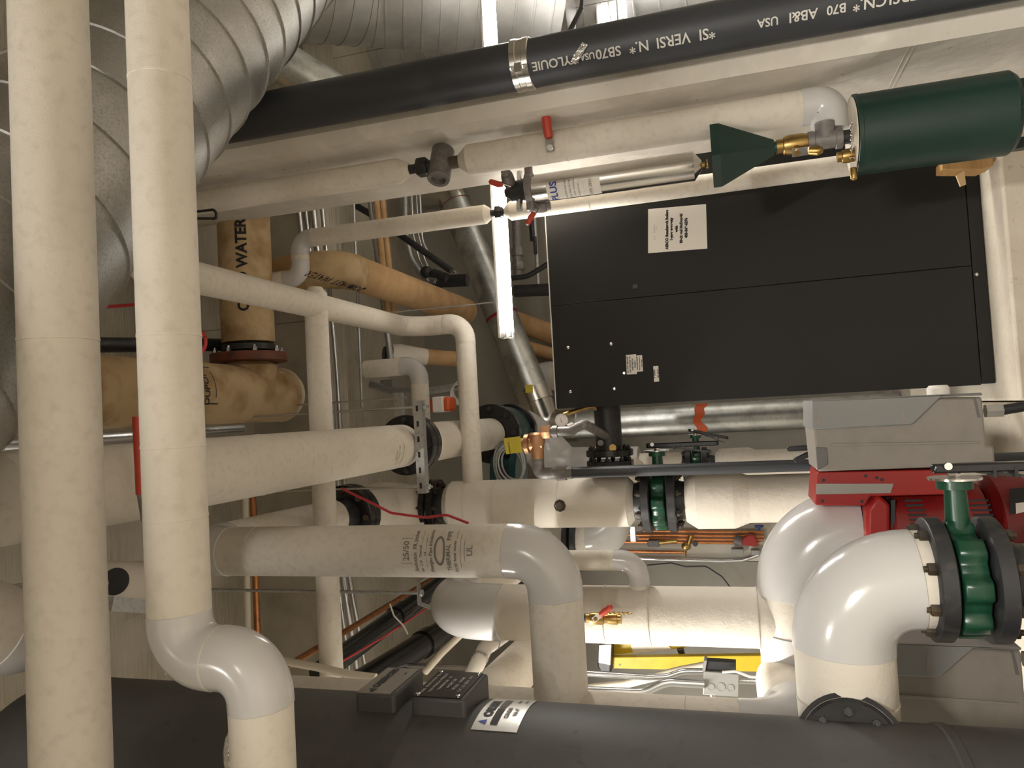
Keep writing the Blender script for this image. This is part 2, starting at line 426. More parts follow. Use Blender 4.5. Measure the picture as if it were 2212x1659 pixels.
# ================================================================== foreground pipes and tank
def mid(*a): return sum((V(p) for p in a), V((0, 0, 0))) / len(a)
YA = 1.2
zA = (P(100, 0, Y=YA).z + P(160, 1650, Y=YA).z) / 2
pA = V((0, YA, zA)); rA = rad(183, pA, 976)
pipe('insulated_pipe', 'canvas insulated pipe running level across the very top, nearest the ceiling', 'pipe',
     [(1.6, YA, zA), (-1.5, YA, zA)], rA, seams={0: (.45, .785)}, group='canvas insulated pipes')
zB = (P(327, 0, Y=YA).z + P(398, 1250, Y=YA).z) / 2
rB = rad(143, V((0, YA, zB)), 740)
b1 = P(402, 1418, Y=YA); b2 = P(560, 1428, Y=YA)
xb = b1.x
pipe('insulated_pipe', 'second level canvas pipe from the top, ending in glossy white elbows before the tank', 'pipe',
     [(1.6, YA, zB), (xb, YA, zB), (xb, YA, b2.z), (-1.5, YA, b2.z)], rB, br=[.072, .072], seams={0: (.46, .72, .83, .9)}, ext=.012, group='canvas insulated pipes')
m = MB(); 
simple('foil_patch', 'crumpled foil scrap under the white elbow in front of the grey tank', 'foil', MB().ball(P(500, 1632, Y=YA + .05), .03, 10, (1.6, .6, .5)), 'foil')

# tank
TX, TY, TR = -1.06, 1.75, .34
tk = thing('hydraulic_separator', 'big dark grey upright tank with domed top at the left edge', 'tank', (TX, TY, 0))
ztop = P(62, 1500, Y=TY).z - .1
prof = [(0.05, .2), (.06, TR)]
for zz in (.35, .70):
    pass
prof += [(ztop, TR)] + [(ztop + .2 * math.sin(t), TR * math.cos(t)) for t in [PI / 2 * k / 10 for k in range(1, 11)]]
MB().lathe((TX, TY, 0), Z_, prof, 72).build('shell', 'tankgrey', tk)
zw = P(2120, 1600, Y=1.55).z
MB().lathe((TX, TY, zw - .012), Z_, [(0, TR), (.004, TR + .004), (.02, TR + .004), (.024, TR)], 72, cap=False).build('weld_band', 'tankgrey', tk)
MB().lathe((TX, TY, 0), Z_, [(0, TR * .8), (.05, TR * .8), (.09, TR)], 48).build('skirt', 'tankgrey', tk)
def bracket(near, far, name_lines, plate_m, lab, screws):
    """label bracket standing out of the shell: near edge pixels (top,bottom), far edge"""
    Yn = 1.70; n0 = P(*near[0], Y=Yn); n1 = P(*near[1], Y=Yn); xp = (n0.x + n1.x) / 2
    f0 = P(*far[0], X=xp); Yf = f0.y
    z1, z0 = n0.z + .004, n1.z - .012
    b = MB().box((xp - .14, Yn, z0), (xp, Yf, z1)).build('label_bracket', 'tankgrey', tk, .008)
    pl = MB().box((xp - .001, Yn + .004, z0 + .012), (xp + .0025, Yf - .006, z1 - .004)).build('name_plate', plate_m, b)
    c = V((xp + .0025, (Yn + Yf) / 2, (z0 + z1) / 2 + .004))
    if screws:
        for yy in (Yn + .014, Yf - .016):
            for zz in (z0 + .022, z1 - .014): MB().lathe((xp + .001, yy, zz), X_, [(0, .006), (.004, .006), (.005, .003)], 12).build('screw', 'chrome', b)
    return b, c, (Yf - Yn), (z1 - z0)
# z runs down with photo x; text reads away from the viewer (+y), facing +x
b, c, ly, lz = bracket([(770, 1497), (842, 1501)], [(831, 1442), (909, 1444)], None, 'plate', '', False)
letter(b, [('CALEFACTIO', ly * .125, 0.012, lz * .12), ('.....', ly * .05, ly * .25, -lz * .22)], flat(c, Y_, Z_), 'ink', bold=.0015)
m = MB(); m.lathe(c + V((.001, -ly * .405, lz * .1)), X_, [(0, .012), (.001, .012)], 3); m.build('logo', 'ink', b)
b, c, ly, lz = bracket([(890, 1504), (994, 1513)], [(951, 1449), (1049, 1454)], None, 'blackgloss', '', True)
letter(b, [('VESSEL  REGISTRATION  PLATE', .0105, 0, lz * .34), ('MAX. WORKING PRESSURE', .0105, 0, lz * .21), ('TEMPERATURE   120', .0105, 0, lz * .08), ('HYDRO SEP', .012, .0, -lz * .05),
           ('MODEL   NA548', .012, 0, -lz * .18), ('CAP.  123  SERIAL  0719', .0105, 0, -lz * .31)], flat(c, Y_, Z_), 'dimink', bold=.0003)
# wrapped silver label
def shell_pt(ang, z, off=.0): return V((TX + (TR + off) * math.cos(ang), TY + (TR + off) * math.sin(ang), z))
def shell_hit(x, y):
    w = ray(x, y); a = w.x ** 2 + w.y ** 2; ox, oy = CAM.x - TX, CAM.y - TY
    bq = 2 * (ox * w.x + oy * w.y); cq = ox * ox + oy * oy - TR * TR; dq = bq * bq - 4 * a * cq
    if dq < 0: return None
    s = (-bq - math.sqrt(dq)) / (2 * a); p = CAM + w * s; return math.atan2(p.y - TY, p.x - TX), p.z
a0, z0 = shell_hit(1065, 1580); _, z1 = shell_hit(1018, 1574); _, z2 = shell_hit(1116, 1584); a1 = a0 + .62
m = MB(); k = 14
for i in range(k + 1):
    a = a0 + (a1 - a0) * i / k; m.v += [shell_pt(a, z1, .0015), shell_pt(a, z2, .0015)]
for i in range(k): m.f.append((2 * i, 2 * i + 1, 2 * i + 3, 2 * i + 2))
lb = m.build('silver_label', 'silverlabel', tk)
h = z1 - z2; ac = (a0 + a1) / 2
cyl = lambda x, y: shell_pt(ac + x / TR, (z1 + z2) / 2 + y, .0028)
letter(lb, [('CALEFFI', h * .24, -.005, h * .28)], cyl, 'ink', bold=.0022)
m = MB(); q = [cyl(x, y) for x, y in ((-.085, h * .24), (-.066, h * .24), (-.0755, h * .42))]; m.v += q; m.f.append((0, 1, 2)); m.build('logo', 'blueink', lb)
def patch(parent, mp, x0, x1, y0, y1, mm, name):
    m = MB(); n = 10
    for i in range(n + 1):
        x = x0 + (x1 - x0) * i / n; m.v += [mp(x, y0), mp(x, y1)]
    for i in range(n): m.f.append((2 * i, 2 * i + 1, 2 * i + 3, 2 * i + 2))
    return m.build(name, mm, parent, smooth=0)
patch(lb, cyl, -.085, -.01, -h * .02, h * .14, 'ink', 'printed_bar'); patch(lb, cyl, -.004, .06, -h * .02, h * .14, 'greyink', 'printed_bar')
letter(lb, [('CBN548', h * .13, -.03, -h * .14), ('NA 4"', h * .13, -.025, -h * .3), ('123 gal  150 psi', h * .05, .055, -h * .2), ('S/N 4190', h * .06, .055, -h * .36)], cyl, 'greyink', bold=.0006)
# riser behind the tank
R0R = .112; R0X = P(1150, 1490, Y=2.5).x - R0R
pipe('insulated_pipe', 'upright canvas riser showing as a pale strip along the grey tank', 'pipe',
     [(R0X, 2.5, P(490, 1455, Y=2.5).z), (R0X, 2.5, P(1722, 1540, Y=2.5).z), (R0X, 3.0, P(1722, 1540, Y=2.5).z)], R0R, br=.15, seams={0: (.55, .9)}, group='canvas insulated pipes')

# nearest elbow from the tank with its green butterfly valve
YE = 1.95
e0 = P(1822, 1400, Y=YE); e1 = P(1822, 1250, Y=YE); e2 = P(2026, 1250, Y=YE)
zE = e0.z; xE = e1.x; rE = .113
EL = thing('insulated_pipe', 'largest white elbow, in front, dropping from the tank to the near green valve', 'pipe', (xE, YE, zE), 'canvas insulated pipes')
pipe('', '', '', [(-.80, YE, zE), (xE, YE, zE), (xE, YE, e2.z)], rE, br=[.158], root=EL, jm='canvas2', ext=.008, seams={0: (.35,)}, tap=(0, 0))
# black ringed nozzle flange of the tank, facing the viewer's side
fc = P(1843, 1622, Y=1.78); fa = V((.42, -.90, .0)).normalized()
fl = thing('tank_flange', 'black bolted ring flange on the grey tank below the big white elbow', 'flange', fc)
MB().lathe(fc - fa * .1, fa, [(.06, .09), (.06, .118), (.085, .120), (.085, .110), (.088, .108)], 48).build('flange_ring', 'blackgloss', fl)
MB().lathe(fc - fa * .016, fa, [(0, .109), (.004, .109), (.004, .100), (.001, .098)], 48).build('gasket_rim', 'castgrey', fl)
bolts(fl, fc - fa * .004, fa, .078, 8, .011, .018)

def butterfly(label, c, ax, out, hd, R, group='green butterfly valves', handle_len=1.5, pipe_len=(0, 0), cat='valve', neck=1.0, seedbolt=8):
    """lug butterfly valve: c centre, ax pipe axis (flow), out neck direction, hd handle direction, R flange radius"""
    ax = V(ax).normalized(); out = V(out).normalized(); hd = V(hd).normalized(); c = V(c)
    t = thing('butterfly_valve', label, cat, c, group)
    for sg, nm in ((-1, 0), (1, 1)):
        f = disc(MB(), c + ax * (sg * R * .40), ax, R, R * .26); hub0 = c + ax * (sg * R * .40)
        f.lathe(hub0, ax * sg, [(0, R * .66), (R * .13, R * .66), (R * .45, R * .56), (R * .55, R * .56)], 40)
        fo = f.build('flange', 'black', t)
        bolts(fo, hub0 + ax * (sg * R * .19), ax, R * .82, seedbolt, R * .10, R * .14, 'rust', ph=.5)
    # lug body: scalloped ring
    m = MB(); n = 96; h = R * .40; a_, a, b = frame(ax); ks = []
    for tt, sc in ((-h * .5, .97), (-h * .44, 1), (h * .44, 1), (h * .5, .97)):
        k = len(m.v)
        for i in range(n):
            th = 2 * PI * i / n; q = .5 + .5 * math.cos(th * seedbolt); rr = R * (.80 + .14 * min(1, max(0, (q - .25) * 2.2))) * sc
            m.v.append(c + ax * tt + a * (rr * math.cos(th)) + b * (rr * math.sin(th)))
        ks.append(k)
    for i in range(3): m.bridge(ks[i], ks[i + 1], n)
    m.f.append(tuple(range(ks[0] + n - 1, ks[0] - 1, -1))); m.f.append(tuple(range(ks[-1], ks[-1] + n)))
    m.build('lug_body', 'green', t, smooth=50)
    L0, L1 = R * .8, R * (1.62 * neck)
    m = MB(); m.lathe(c, out, [(L0, R * .19), (L1 - R * .16, R * .165), (L1 - R * .15, R * .27), (L1, R * .27)], 28); m.build('neck', 'green', t)
    tp = c + out * L1
    m = MB(); m.lathe(tp, out, [(0, R * .40), (R * .035, R * .40)], 40)
    pl = m.build('notch_plate', 'chrome', t)
    hexnut(MB(), tp + out * R * .07, out, R * .1, R * .09).build('stem_nut', 'chrome', t)
    sd = out.cross(hd).normalized()
    # handle: long tapering lever
    hb = tp + out * R * .11
    o1 = [hb - hd * R * .30 + sd * R * .08, hb - hd * R * .34, hb - hd * R * .30 - sd * R * .08, hb + hd * R * .5 - sd * R * .15, hb + hd * R * handle_len - sd * R * .13, hb + hd * R * (handle_len + .05), hb + hd * R * handle_len + sd * R * .13, hb + hd * R * .5 + sd * R * .15]
    hl = MB().prism(o1, out * R * .15).build('lever_handle', 'blackgloss', t, R * .03)
    MB().prism([hb + hd * R * .25 + sd * R * .05, hb + hd * R * .25 - sd * R * .05, hb + hd * R * handle_len * .9 - sd * R * .05 - out * R * .22, hb + hd * R * handle_len * .9 + sd * R * .05 - out * R * .22], out * R * .05).build('squeeze_trigger', 'black', t)
    MB().lathe(hb + out * R * .12 - hd * R * .12 - sd * R * .14, sd * -1, [(-.002, R * .06), (R * .05, R * .06)], 14).build('pivot_pin', 'chrome', hl)
    for k in range(3):
        q = hb + hd * R * (.55 + .3 * k); MB().bar(q - sd * R * .16, q + sd * R * .16, R * .05, R * .17, out).build('grip_rib', 'blackgloss', hl)
    return t
cv = P(2078, 1246, Y=YE)
vx = e2.x
butterfly('near green butterfly valve with black lever, bolted under the largest white elbow', (vx, YE, cv.z), Z_, X_, -Z_ + Y_ * .02, .142, handle_len=1.9, neck=1.0)
rp = thing('steel_pipe', 'stained rusty black pipe below the near green valve', 'pipe', (vx, YE, .1))
MB().lathe((vx, YE, cv.z - .075), -Z_, [(0, .085), (.02, .085), (.05, .079), (.6, .079)], 40).build('barrel', 'rust', rp)
MB().lathe((vx, YE, .155), -Z_, [(0, .15), (.155, .15)], 40).build('base_foot', 'rust', rp)

# ================================================================== mid-room piping
PIPES = 'canvas insulated pipes'
# supply line: high run from the back, down as M, left into the riser
XL, ZL, YK = -.485, 3.25, 4.08
pM = P(860, 1190, Y=2.5); XM = pM.x; rM = rad(113, pM, 360)
zMb = P(1195, 1200, Y=2.5).z
MP = pipe('insulated_pipe', 'canvas pipe with printed maker stamp, white elbow at its foot turning left', 'pipe',
     [(XM, 3.36, ZL), (XM, 2.5, ZL + .10), (XM, 2.5, zMb), (R0X + .05, 2.5, zMb)], rM, br=[.10, .135], seams={1: (.12, .97), 2: (.05,)}, group=PIPES, jm='canvas')
def px_on(x, y, c, r, Yp):  # outward direction facing the viewer on a vertical pipe
    return (CAM - V(c)).normalized()
def stamp(parent, cx, s, out=None, mirror=1):
    c = V((XM, 2.5, P(cx, 1190, Y=2.5).z)); o = (CAM - c); o.z = 0
    mp = wrap(c, -Z_, o, rM, .002)
    L = [('25/50', .030, 0, .092), ('Evolution  FR Jacket', .019, 0, .058), ('Lot   C O   Thermal  ____  ____', .012, 0, .037), ('___ ___   CE   ___ ____ __', .011, 0, .02), ('Fiberglas Pipe Insulation', .017, 0, 0.0),
         ('THERMAL  PIPE', .022, 0, -.066), ('25 / 50  flame  smoke  ______', .013, 0, -.090), ('_____ ___ ______ ____', .012, 0, -.105), ('___ ____ ___', .013, 0, -.12), ('UL', .03, .0, -.145)]
    letter(parent, L[:5], mp, 'greyink', bold=.0004, name='printed_stamp'); letter(parent, L[5:], mp, 'greyink', bold=.0004, name='printed_stamp')
    m = MB(); n = 40                                           # oval badge and frame
    for i in range(n):
        t = 2 * PI * i / n; m.v += [mp(.052 * math.cos(t), -.033 + .021 * math.sin(t)), mp(.043 * math.cos(t), -.033 + .014 * math.sin(t))]
    for i in range(n):
        j = (i + 1) % n; m.f.append((2 * i, 2 * i + 1, 2 * j + 1, 2 * j))
    for (x0, x1, y0, y1) in ((-.045, .045, .073, .0745), (-.045, .045, .1105, .112), (-.045, -.0435, .073, .112), (.0435, .045, .073, .112)):
        k = len(m.v); m.v += [mp(x0, y0), mp(x1, y0), mp(x1, y1), mp(x0, y1)]; m.f.append((k, k + 1, k + 2, k + 3))
    m.build('printed_badge', 'greyink', parent, smooth=0)
stamp(MP, 952, 1)

# K riser with coupling and green valve
pK = P(1150, 1087, Y=YK); XK = pK.x; rK = rad(105, pK)
zk = lambda x: P(x, 1087, Y=YK).z
KT = thing('insulated_pipe', 'large canvas riser with hex plug hole, above the middle green valve', 'pipe', (XK, YK, zk(1372)), PIPES)
m = MB(); jacket(m, (XK, YK, zk(968)), (XK, YK, zk(1372)), rK, (.12, .28, .62), .80, .72, .035); m.build('insulation_jacket', 'canvas2', KT)
po = V((XK, YK, zk(1221))); o_ = (CAM - po); o_.z = 0; o_ = (o_.normalized() + X_ * -.12).normalized()
m = MB(); m.lathe(po + o_ * (rK - .012), o_, [(0, .034), (.0135, .034)], 8); m.build('port_hole', 'rust', KT)
m = MB(); hexnut(m, po + o_ * (rK + .006), o_, .022, .016); m.build('hex_plug', 'brownpipe', KT)
# coupling above
CT = thing('flange_coupling', 'black bolted flange coupling on top of the large canvas riser', 'flange', (XK, YK, zk(968)))
za, zb_ = zk(968), zk(880)
MB().lathe((XK, YK, za), Z_, [(0, .098), (zb_ - za, .098)], 40).build('pipe_neck', 'black', CT)
zc_ = zk(937)
for s_ in (-1, 1):
    fo = disc(MB(), (XK, YK, zc_ + s_ * .022), Z_, .152, .036).build('flange', 'blackgloss', CT)
    bolts(fo, V((XK, YK, zc_ + s_ * .048)), Z_, .125, 8, .014, .022, 'rust')
MB().lathe((XK, YK, zk(905)), Z_, [(-.03, .105), (-.02, .112), (.03, .112), (.04, .105)], 40).build('grooved_collar', 'rust', CT)
# bend between flange disc and coupling
BT = pipe('insulated_pipe', 'short canvas bend above the black coupling, behind the round black flange', 'pipe',
     [(XL, 3.62, ZL), (XL, YK, ZL), (XL + (XK - XL), YK, zk(882))], .135, br=[.22], em='canvas2', group=PIPES, ew=1.0)
FT = thing('pipe_flange', 'round black flange on the overhead line, right end of the thin stub', 'flange', (XL, 3.5, ZL))
for k, yy in enumerate((3.47, 3.53)):
    fo = disc(MB(), (XL, yy, ZL), Y_, .165, .05).build('flange_disc', 'blackgloss', FT)
    if k == 0: bolts(fo, V((XL, yy - .03, ZL)), Y_, .135, 8, .016, .02, 'rust')
MB().lathe((XL, 3.36, ZL), Y_, [(0, .075), (.03, .085), (.08, .10), (.09, .10)], 36).build('weld_hub', 'black', FT)
butterfly('middle green butterfly valve on the large canvas riser beside the black drain pipe', (XK, YK, zk(1426)), Z_, X_, -Z_, .168, handle_len=1.9, neck=.98)
K2 = thing('insulated_pipe', 'bulged canvas riser below the middle green valve', 'pipe', (XK, YK, .1), PIPES)
zt = zk(1482); z5 = zk(1612)
MB().lathe((XK, YK, zt), -Z_, [(0, .115), (.004, .118), (.055, .152), (.06, .153), (zt - z5 - .07, .153), (zt - z5 - .06, .152), (zt - z5 + .01, .125), (zt - z5 + .02, .124), (zt - .42, .124), (zt - .42, .09), (zt - .11, .09)], 44).build('insulation_jacket', 'canvas2', K2)
m = MB(); m.lathe((XK, YK, zk(1470)), -Z_, [(0, .10), (.06, .10)], 36); m.build('bare_neck', 'rust', K2)

# N header in front with the two big elbows to the first pump
YN = 3.0
nT, nB = P(964, 1325, Y=YN), P(1690, 1328, Y=YN); XN = (nT.x + nB.x) / 2; rN = rad(126, P(1300, 1328, Y=YN), 500)
NT = pipe('insulated_pipe', 'tall canvas header with small brass drain valve and white domed top', 'pipe',
     [(XN, 4.6, nT.z), (XN, YN, nT.z), (XN, YN, nB.z - .06)], rN, br=[.16], seams={1: (.42, .56, .88)}, jm='canvas2', group=PIPES, ext=.10)
rE1 = .150; zE1 = P(1722, 1200, Y=YN).z
q0 = P(1722, 1470, Y=YN); q1 = P(1722, 1148, Y=YN); q2 = P(1846, 1148, Y=YN)
E1 = pipe('insulated_pipe', 'middle white elbow behind the largest one, dropping to the first red pump', 'pipe',
     [(q0.x, 3.75, zE1), (q0.x, YN, zE1), (q1.x, YN, zE1), (q1.x, YN, q2.z)], rE1, br=[.17, .21], seams={2: (.3,)}, jm='canvas2', group=PIPES)
# brass drain valve on N / M bend
def ball_valve(label, c, ax, out, hd, s=1., body='brass', grip='redvinyl', cat='valve', group='small ball valves', hl=.10, stem=.045):
    ax = V(ax).normalized(); out = V(out).normalized(); hd = V(hd).normalized(); c = V(c)
    t = thing('ball_valve', label, cat, c, group)
    m = MB(); m.lathe(c, ax, [(-.045 * s, .018 * s), (-.03 * s, .018 * s), (-.028 * s, .022 * s), (-.015 * s, .025 * s), (.015 * s, .025 * s), (.028 * s, .022 * s), (.03 * s, .018 * s), (.045 * s, .018 * s)], 24); m.build('body', body, t)
    MB().lathe(c, out, [(.018 * s, .011 * s), (stem * s, .011 * s), (stem * s, .008 * s), ((stem + .012) * s, .008 * s)], 16).build('stem', body, t)
    b = c + out * (stem + .006) * s; sd = out.cross(hd)
    m = MB(); m.prism([b - hd * .012 * s + sd * .011 * s, b - hd * .012 * s - sd * .011 * s, b + hd * .03 * s - sd * .011 * s, b + hd * .03 * s + sd * .011 * s], out * .003 * s)
    lv = m.build('lever', 'chrome', t)
    e = b + hd * .028 * s + out * .008 * s
    m = MB(); m.tube([e - out * .006 * s, e + hd * .02 * s, e + hd * hl * s], [.011 * s, .0125 * s, .011 * s], 12); m.ball(e + hd * hl * s, .0115 * s, 12)
    m.build('grip', grip, lv)
    return t
cb = P(1290, 1336, Y=YN - .15)
ball_valve('small brass drain valve with chain on the tall canvas header', cb, -Z_, (0.25, -1, 0), X_ * .6 + Z_ * -.8, .95, hl=.05, stem=.03)
DN = thing('hose_adapter', 'brass hose end and dark nipple round the small drain valve', 'fitting', cb)
MB().lathe(cb + Z_ * .044, Z_, [(0, .017), (.05, .017)], 14).build('nipple', 'black', DN)
MB().lathe(cb - Z_ * .043, -Z_, [(0, .020), (.02, .022), (.035, .022), (.035, .017), (.05, .017)], 14).build('hose_thread', 'brass', DN)
m = MB()
for k in range(14):
    c = cb + V((.028, -.02, -.02 - k * .0085)); a_ = (X_, Y_)[k % 2]
    m.tube([c + (Z_ * .007 * math.cos(t) + a_ * .004 * math.sin(t)) for t in [2 * PI * i / 10 for i in range(11)]], .0013, 6, False)
m.build('cap_chain', 'brass', DN)
# clevis hanger and rod over N
hz = nT.z + rN + .02; hy = YN + .34
HG = thing('clevis_hanger', 'zinc clevis hanger on a rod above the domed canvas header', 'hanger', (XN, hy, hz))
rb = P(905, 1281, Y=hy)
MB().tube([(rb.x, hy, rb.z), (rb.x, hy, 4.4)], .008, 12).build('hanger_rod', 'strut', HG)
m = MB(); w = .135
pt = [V((XN - w, hy, nT.z - .02)), V((XN - w * .93, hy, nT.z + rN * .75)), V((rb.x - .05, hy, rb.z)), V((rb.x + .05, hy, rb.z)), V((XN + w * .93, hy, nT.z + rN * .75)), V((XN + w, hy, nT.z - .02))]
for a, b in zip(pt, pt[1:]): m.bar(a, b, .035, .006, (b - a).cross(Y_))
m.build('yoke', 'strut', HG); hexnut(MB(), (rb.x, hy, rb.z - .012), Z_, .018, .016).build('nut', 'strut', HG)

# T1 thin line and its branches
ZT, YT = 3.10, 4.08
XT = (P(450, 610, Z=ZT).x + P(870, 702, Z=ZT).x) / 2; rT = .058
zt2 = P(1012, 860, Y=YT).z
y870 = P(878, 700, Z=ZT).y
T1 = pipe('insulated_pipe', 'thinner canvas pipe sloping back from overhead, then stepping down and left into the riser', 'pipe',
     [(XT, 1.97, ZT), (XT, YT, ZT), (XT, YT, zt2), (XK + .06, YT, zt2)], rT, br=[.16, .10], em='canvas', seams={0: (.7,), 2: (.45, .8)}, ew=1.01, group=PIPES)
yV = P(684, 690, Z=ZT).y
xv1 = P(684, 1450, Y=yV).x
pipe('insulated_pipe', 'slim level canvas pipe crossing behind the others, teeing off the sloping one', 'pipe',
     [(P(672, 622, Y=yV).x, yV, ZT), (xv1 - .02, yV, ZT + .005)], .053, tap=(.6, 0), seams={0: (.1, .42, .8)}, group=PIPES)

# J: big overhead line with trapeze, flange, green valve, elbow and second riser
ZJ = 2.9; XJ = (P(450, 1026, Z=ZJ).x + P(840, 962, Z=ZJ).x) / 2
yj = lambda x, y=960: P(x, y, Z=ZJ).y
rJ = .107
J1 = pipe('insulated_pipe', 'big canvas line running away overhead, held by the slotted trapeze hanger', 'pipe', [(XJ, 1.28, ZJ), (XJ, yj(868), ZJ)], rJ, seams={0: (.45, .93)}, group=PIPES)
oJ = V((-.35, 0, -1)); mpJ = along((XJ, yj(828, 962), ZJ), Y_, oJ, rJ, .002, flip=1)
mpj2 = wrap((XJ, yj(828, 962), ZJ), Y_ * 1, oJ, rJ, .002)
letter(J1, [('25/50', .022, 0.0, .07), ('Evolution FR', .018, 0, .045), ('___ ____ __', .014, 0, .025), ('Thermal Pipe', .018, 0, 0), ('____ ___', .014, 0, -.025)], mpj2, 'greyink', name='printed_stamp')
y_f = yj(886, 958)
JF = thing('pipe_flange', 'large black flange on the big overhead line beside the trapeze hanger', 'flange', (XJ, y_f, ZJ))
for k, dy in enumerate((-.03, .035)):
    fo = disc(MB(), (XJ, y_f + dy, ZJ), Y_, .155, .055).build('flange_disc', 'blackgloss', JF)
    if k == 0: bolts(fo, V((XJ, y_f + dy - .032, ZJ)), Y_, .128, 8, .016, .02, 'black')
J2 = pipe('insulated_pipe', 'canvas length of the overhead line between black flange and dark green valve', 'pipe', [(XJ, y_f + .10, ZJ), (XJ, yj(1058, 925), ZJ)], rJ * 1.02, seams={0: (.02,)}, group=PIPES)
TH = thing('trapeze_hanger', 'slotted zinc strut trapeze on threaded rods under the big overhead line', 'hanger', (XJ, yj(862, 962), ZJ - rJ))
yt = yj(860, 962) - .02; zt_ = ZJ - rJ - .045
xa, xb2 = P(868, 868, Y=yt).x, P(872, 1066, Y=yt).x
m = MB(); m.box((xb2, yt - .022, zt_), (xa, yt - .019, zt_ + .042)); m.box((xb2, yt + .019, zt_), (xa, yt + .022, zt_ + .042)); m.box((xb2, yt - .022, zt_ - .003), (xa, yt + .022, zt_)); m.build('strut_channel', 'strut', TH)
m = MB()
for i in range(6):
    x = xb2 + (xa - xb2) * (i + .5) / 6; m = MB(); m.box((x - .014, yt - .0226, zt_ + .016), (x + .014, yt - .0215, zt_ + .028)); m.build('slot', 'ink', TH)
for x in (xb2 + .03, xa - .03, ):
    MB().tube([(x, yt, zt_ - .03), (x, yt, 4.4)], .006, 10).build('threaded_rod', 'conduit', TH); hexnut(MB(), (x, yt, zt_ - .012), Z_, .014, .014).build('nut', 'strut', TH)
# second hanger channel farther on
yt2 = yj(912, 900); TH2 = thing('trapeze_hanger', 'second smaller zinc strut behind the black flange of the overhead line', 'hanger', (XJ, yt2, ZJ))
x1, x2 = P(905, 846, Y=yt2).x, P(910, 1020, Y=yt2).x
m = MB(); m.box((x2, yt2 - .022, ZJ + rJ + .004), (x1, yt2 + .022, ZJ + rJ + .045)); m.build('strut_channel', 'strut', TH2)
for x in (x1 - .03, x2 + .03): MB().tube([(x, yt2, ZJ + rJ - .02), (x, yt2, 4.4)], .006, 10).build('threaded_rod', 'conduit', TH2)
# far valve + elbow
yv = yj(1087, 925)
VJ = thing('check_valve', 'dark green flanged valve on the overhead line before the far white elbow', 'valve', (XJ, yv, ZJ), 'green flanged valves')
rv = rad(122, (XJ, yv, ZJ))
yj2 = yj(1058, 925)
for y_ in (yj2 + .05, yv + .17):
    fo = disc(MB(), (XJ, y_, ZJ), Y_, rv, .07).build('flange_disc', 'blackgloss', VJ); bolts(fo, V((XJ, y_ - .04, ZJ)), Y_, rv * .82, 8, .02, .03)
MB().lathe((XJ, yj2 + .08, ZJ), Y_, [(0, rv * .8), (.05, rv * .9), (yv - yj2, rv * .9), (yv - yj2 + .06, rv * .8)], 40).build('valve_body', 'teal', VJ)
ye2 = yv + .35; XK2 = P(1300, 1016, Y=ye2 + .2).x
zk2 = lambda x: P(x, 1005, Y=ye2 + .2).z
pipe('insulated_pipe', 'far white mitred elbow turning down behind the bronze relief valve', 'pipe',
     [(XJ, yv + .22, ZJ), (XJ, ye2 + .2, ZJ - .02), (XK2 + .02, ye2 + .2, zk2(1215)), (XK2, ye2 + .2, zk2(1380))], .175, br=[.22, .2], group=PIPES, ew=1.0, jm='pvc')
pipe('insulated_pipe', 'distant canvas riser behind the black drain pipe', 'pipe', [(XK2, ye2 + .2, zk2(1300)), (XK2, ye2 + .2, zk2(1476))], .12, tap=(0, 0), group=PIPES)
butterfly('distant green butterfly valve seen past the middle one, beside the bright flue', (XK2, ye2 + .2, zk2(1506)), Z_, X_ , -Z_ + X_ * -.25, .15, handle_len=1.6)
K4 = thing('insulated_pipe', 'distant bulged canvas riser below the far green valve', 'pipe', (XK2, ye2 + .2, .1), PIPES)
zt = zk2(1546); z5 = zk2(1620)
MB().lathe((XK2, ye2 + .2, zt), -Z_, [(0, .11), (.03, .135), (zt - z5, .135), (zt - z5 + .05, .115), (zt - .1, .115)], 36).build('insulation_jacket', 'canvas', K4)

# S: short branch above the flange area
YS = 4.3; s0 = P(790, 798, Y=YS); 
pipe('insulated_pipe', 'short white capped pipe bending left above the trapeze hanger', 'pipe',
     [s0, (s0.x, YS, P(905, 798, Y=YS).z), (P(908, 1000, Y=YS).x, YS, P(905, 798, Y=YS).z)], rad(38, s0), br=[.09], group=PIPES)
# small branch on the tall header
YB = 3.0; h0 = P(1225, 1210, Y=YB); h1 = P(1378, 1214, Y=YB); h2 = P(1385, 1290, Y=YB)
pipe('insulated_pipe', 'small canvas branch with white elbow joining the tall header', 'pipe',
     [(h0.x, YB, P(1190, 1210, Y=YB).z), (h0.x, YB, h1.z), (XN + .10, YB, h1.z)], rad(44, h0, 380), br=[.07], seams={}, group=PIPES)
# black drain pipe and wires

# ================================================================== boiler and what hangs off it
YF = 3.75
bx0 = P(1650, 858, Y=YF).x; bx1 = 1.36; bzt = P(1192, 700, Y=YF).z; bzb = bz + .004
BO = thing('boiler', 'large black boxed boiler cabinet on the pale pad, right of centre', 'boiler', (.5, YF, bzb))
MB().box((bx0 + .012, YF + .012, bzb + .06), (bx1, YF + 1.0, bzt - .004)).build('cabinet', 'panel', BO, .006)
xs = P(1700, 612, Y=YF).x; zr = P(2103, 600, Y=YF).z
MB().box((bx0, YF, zr + .003), (xs - .0008, YF + .014, bzt)).build('side_panel', 'panel', BO, .003)
MB().box((xs + .0008, YF, zr + .003), (bx1, YF + .014, bzt)).build('side_panel', 'panel', BO, .003)
MB().box((bx0 + .004, YF + .002, bzb), (bx1, YF + .016, zr)).build('base_rail', 'panel', BO, .003)
MB().box((bx0, YF - .002, bzt), (bx1, YF + .03, bzt + .005)).build('top_edge_highlight', 'whitewire', BO)  # white strip paints the highlight along the cabinet's top edge
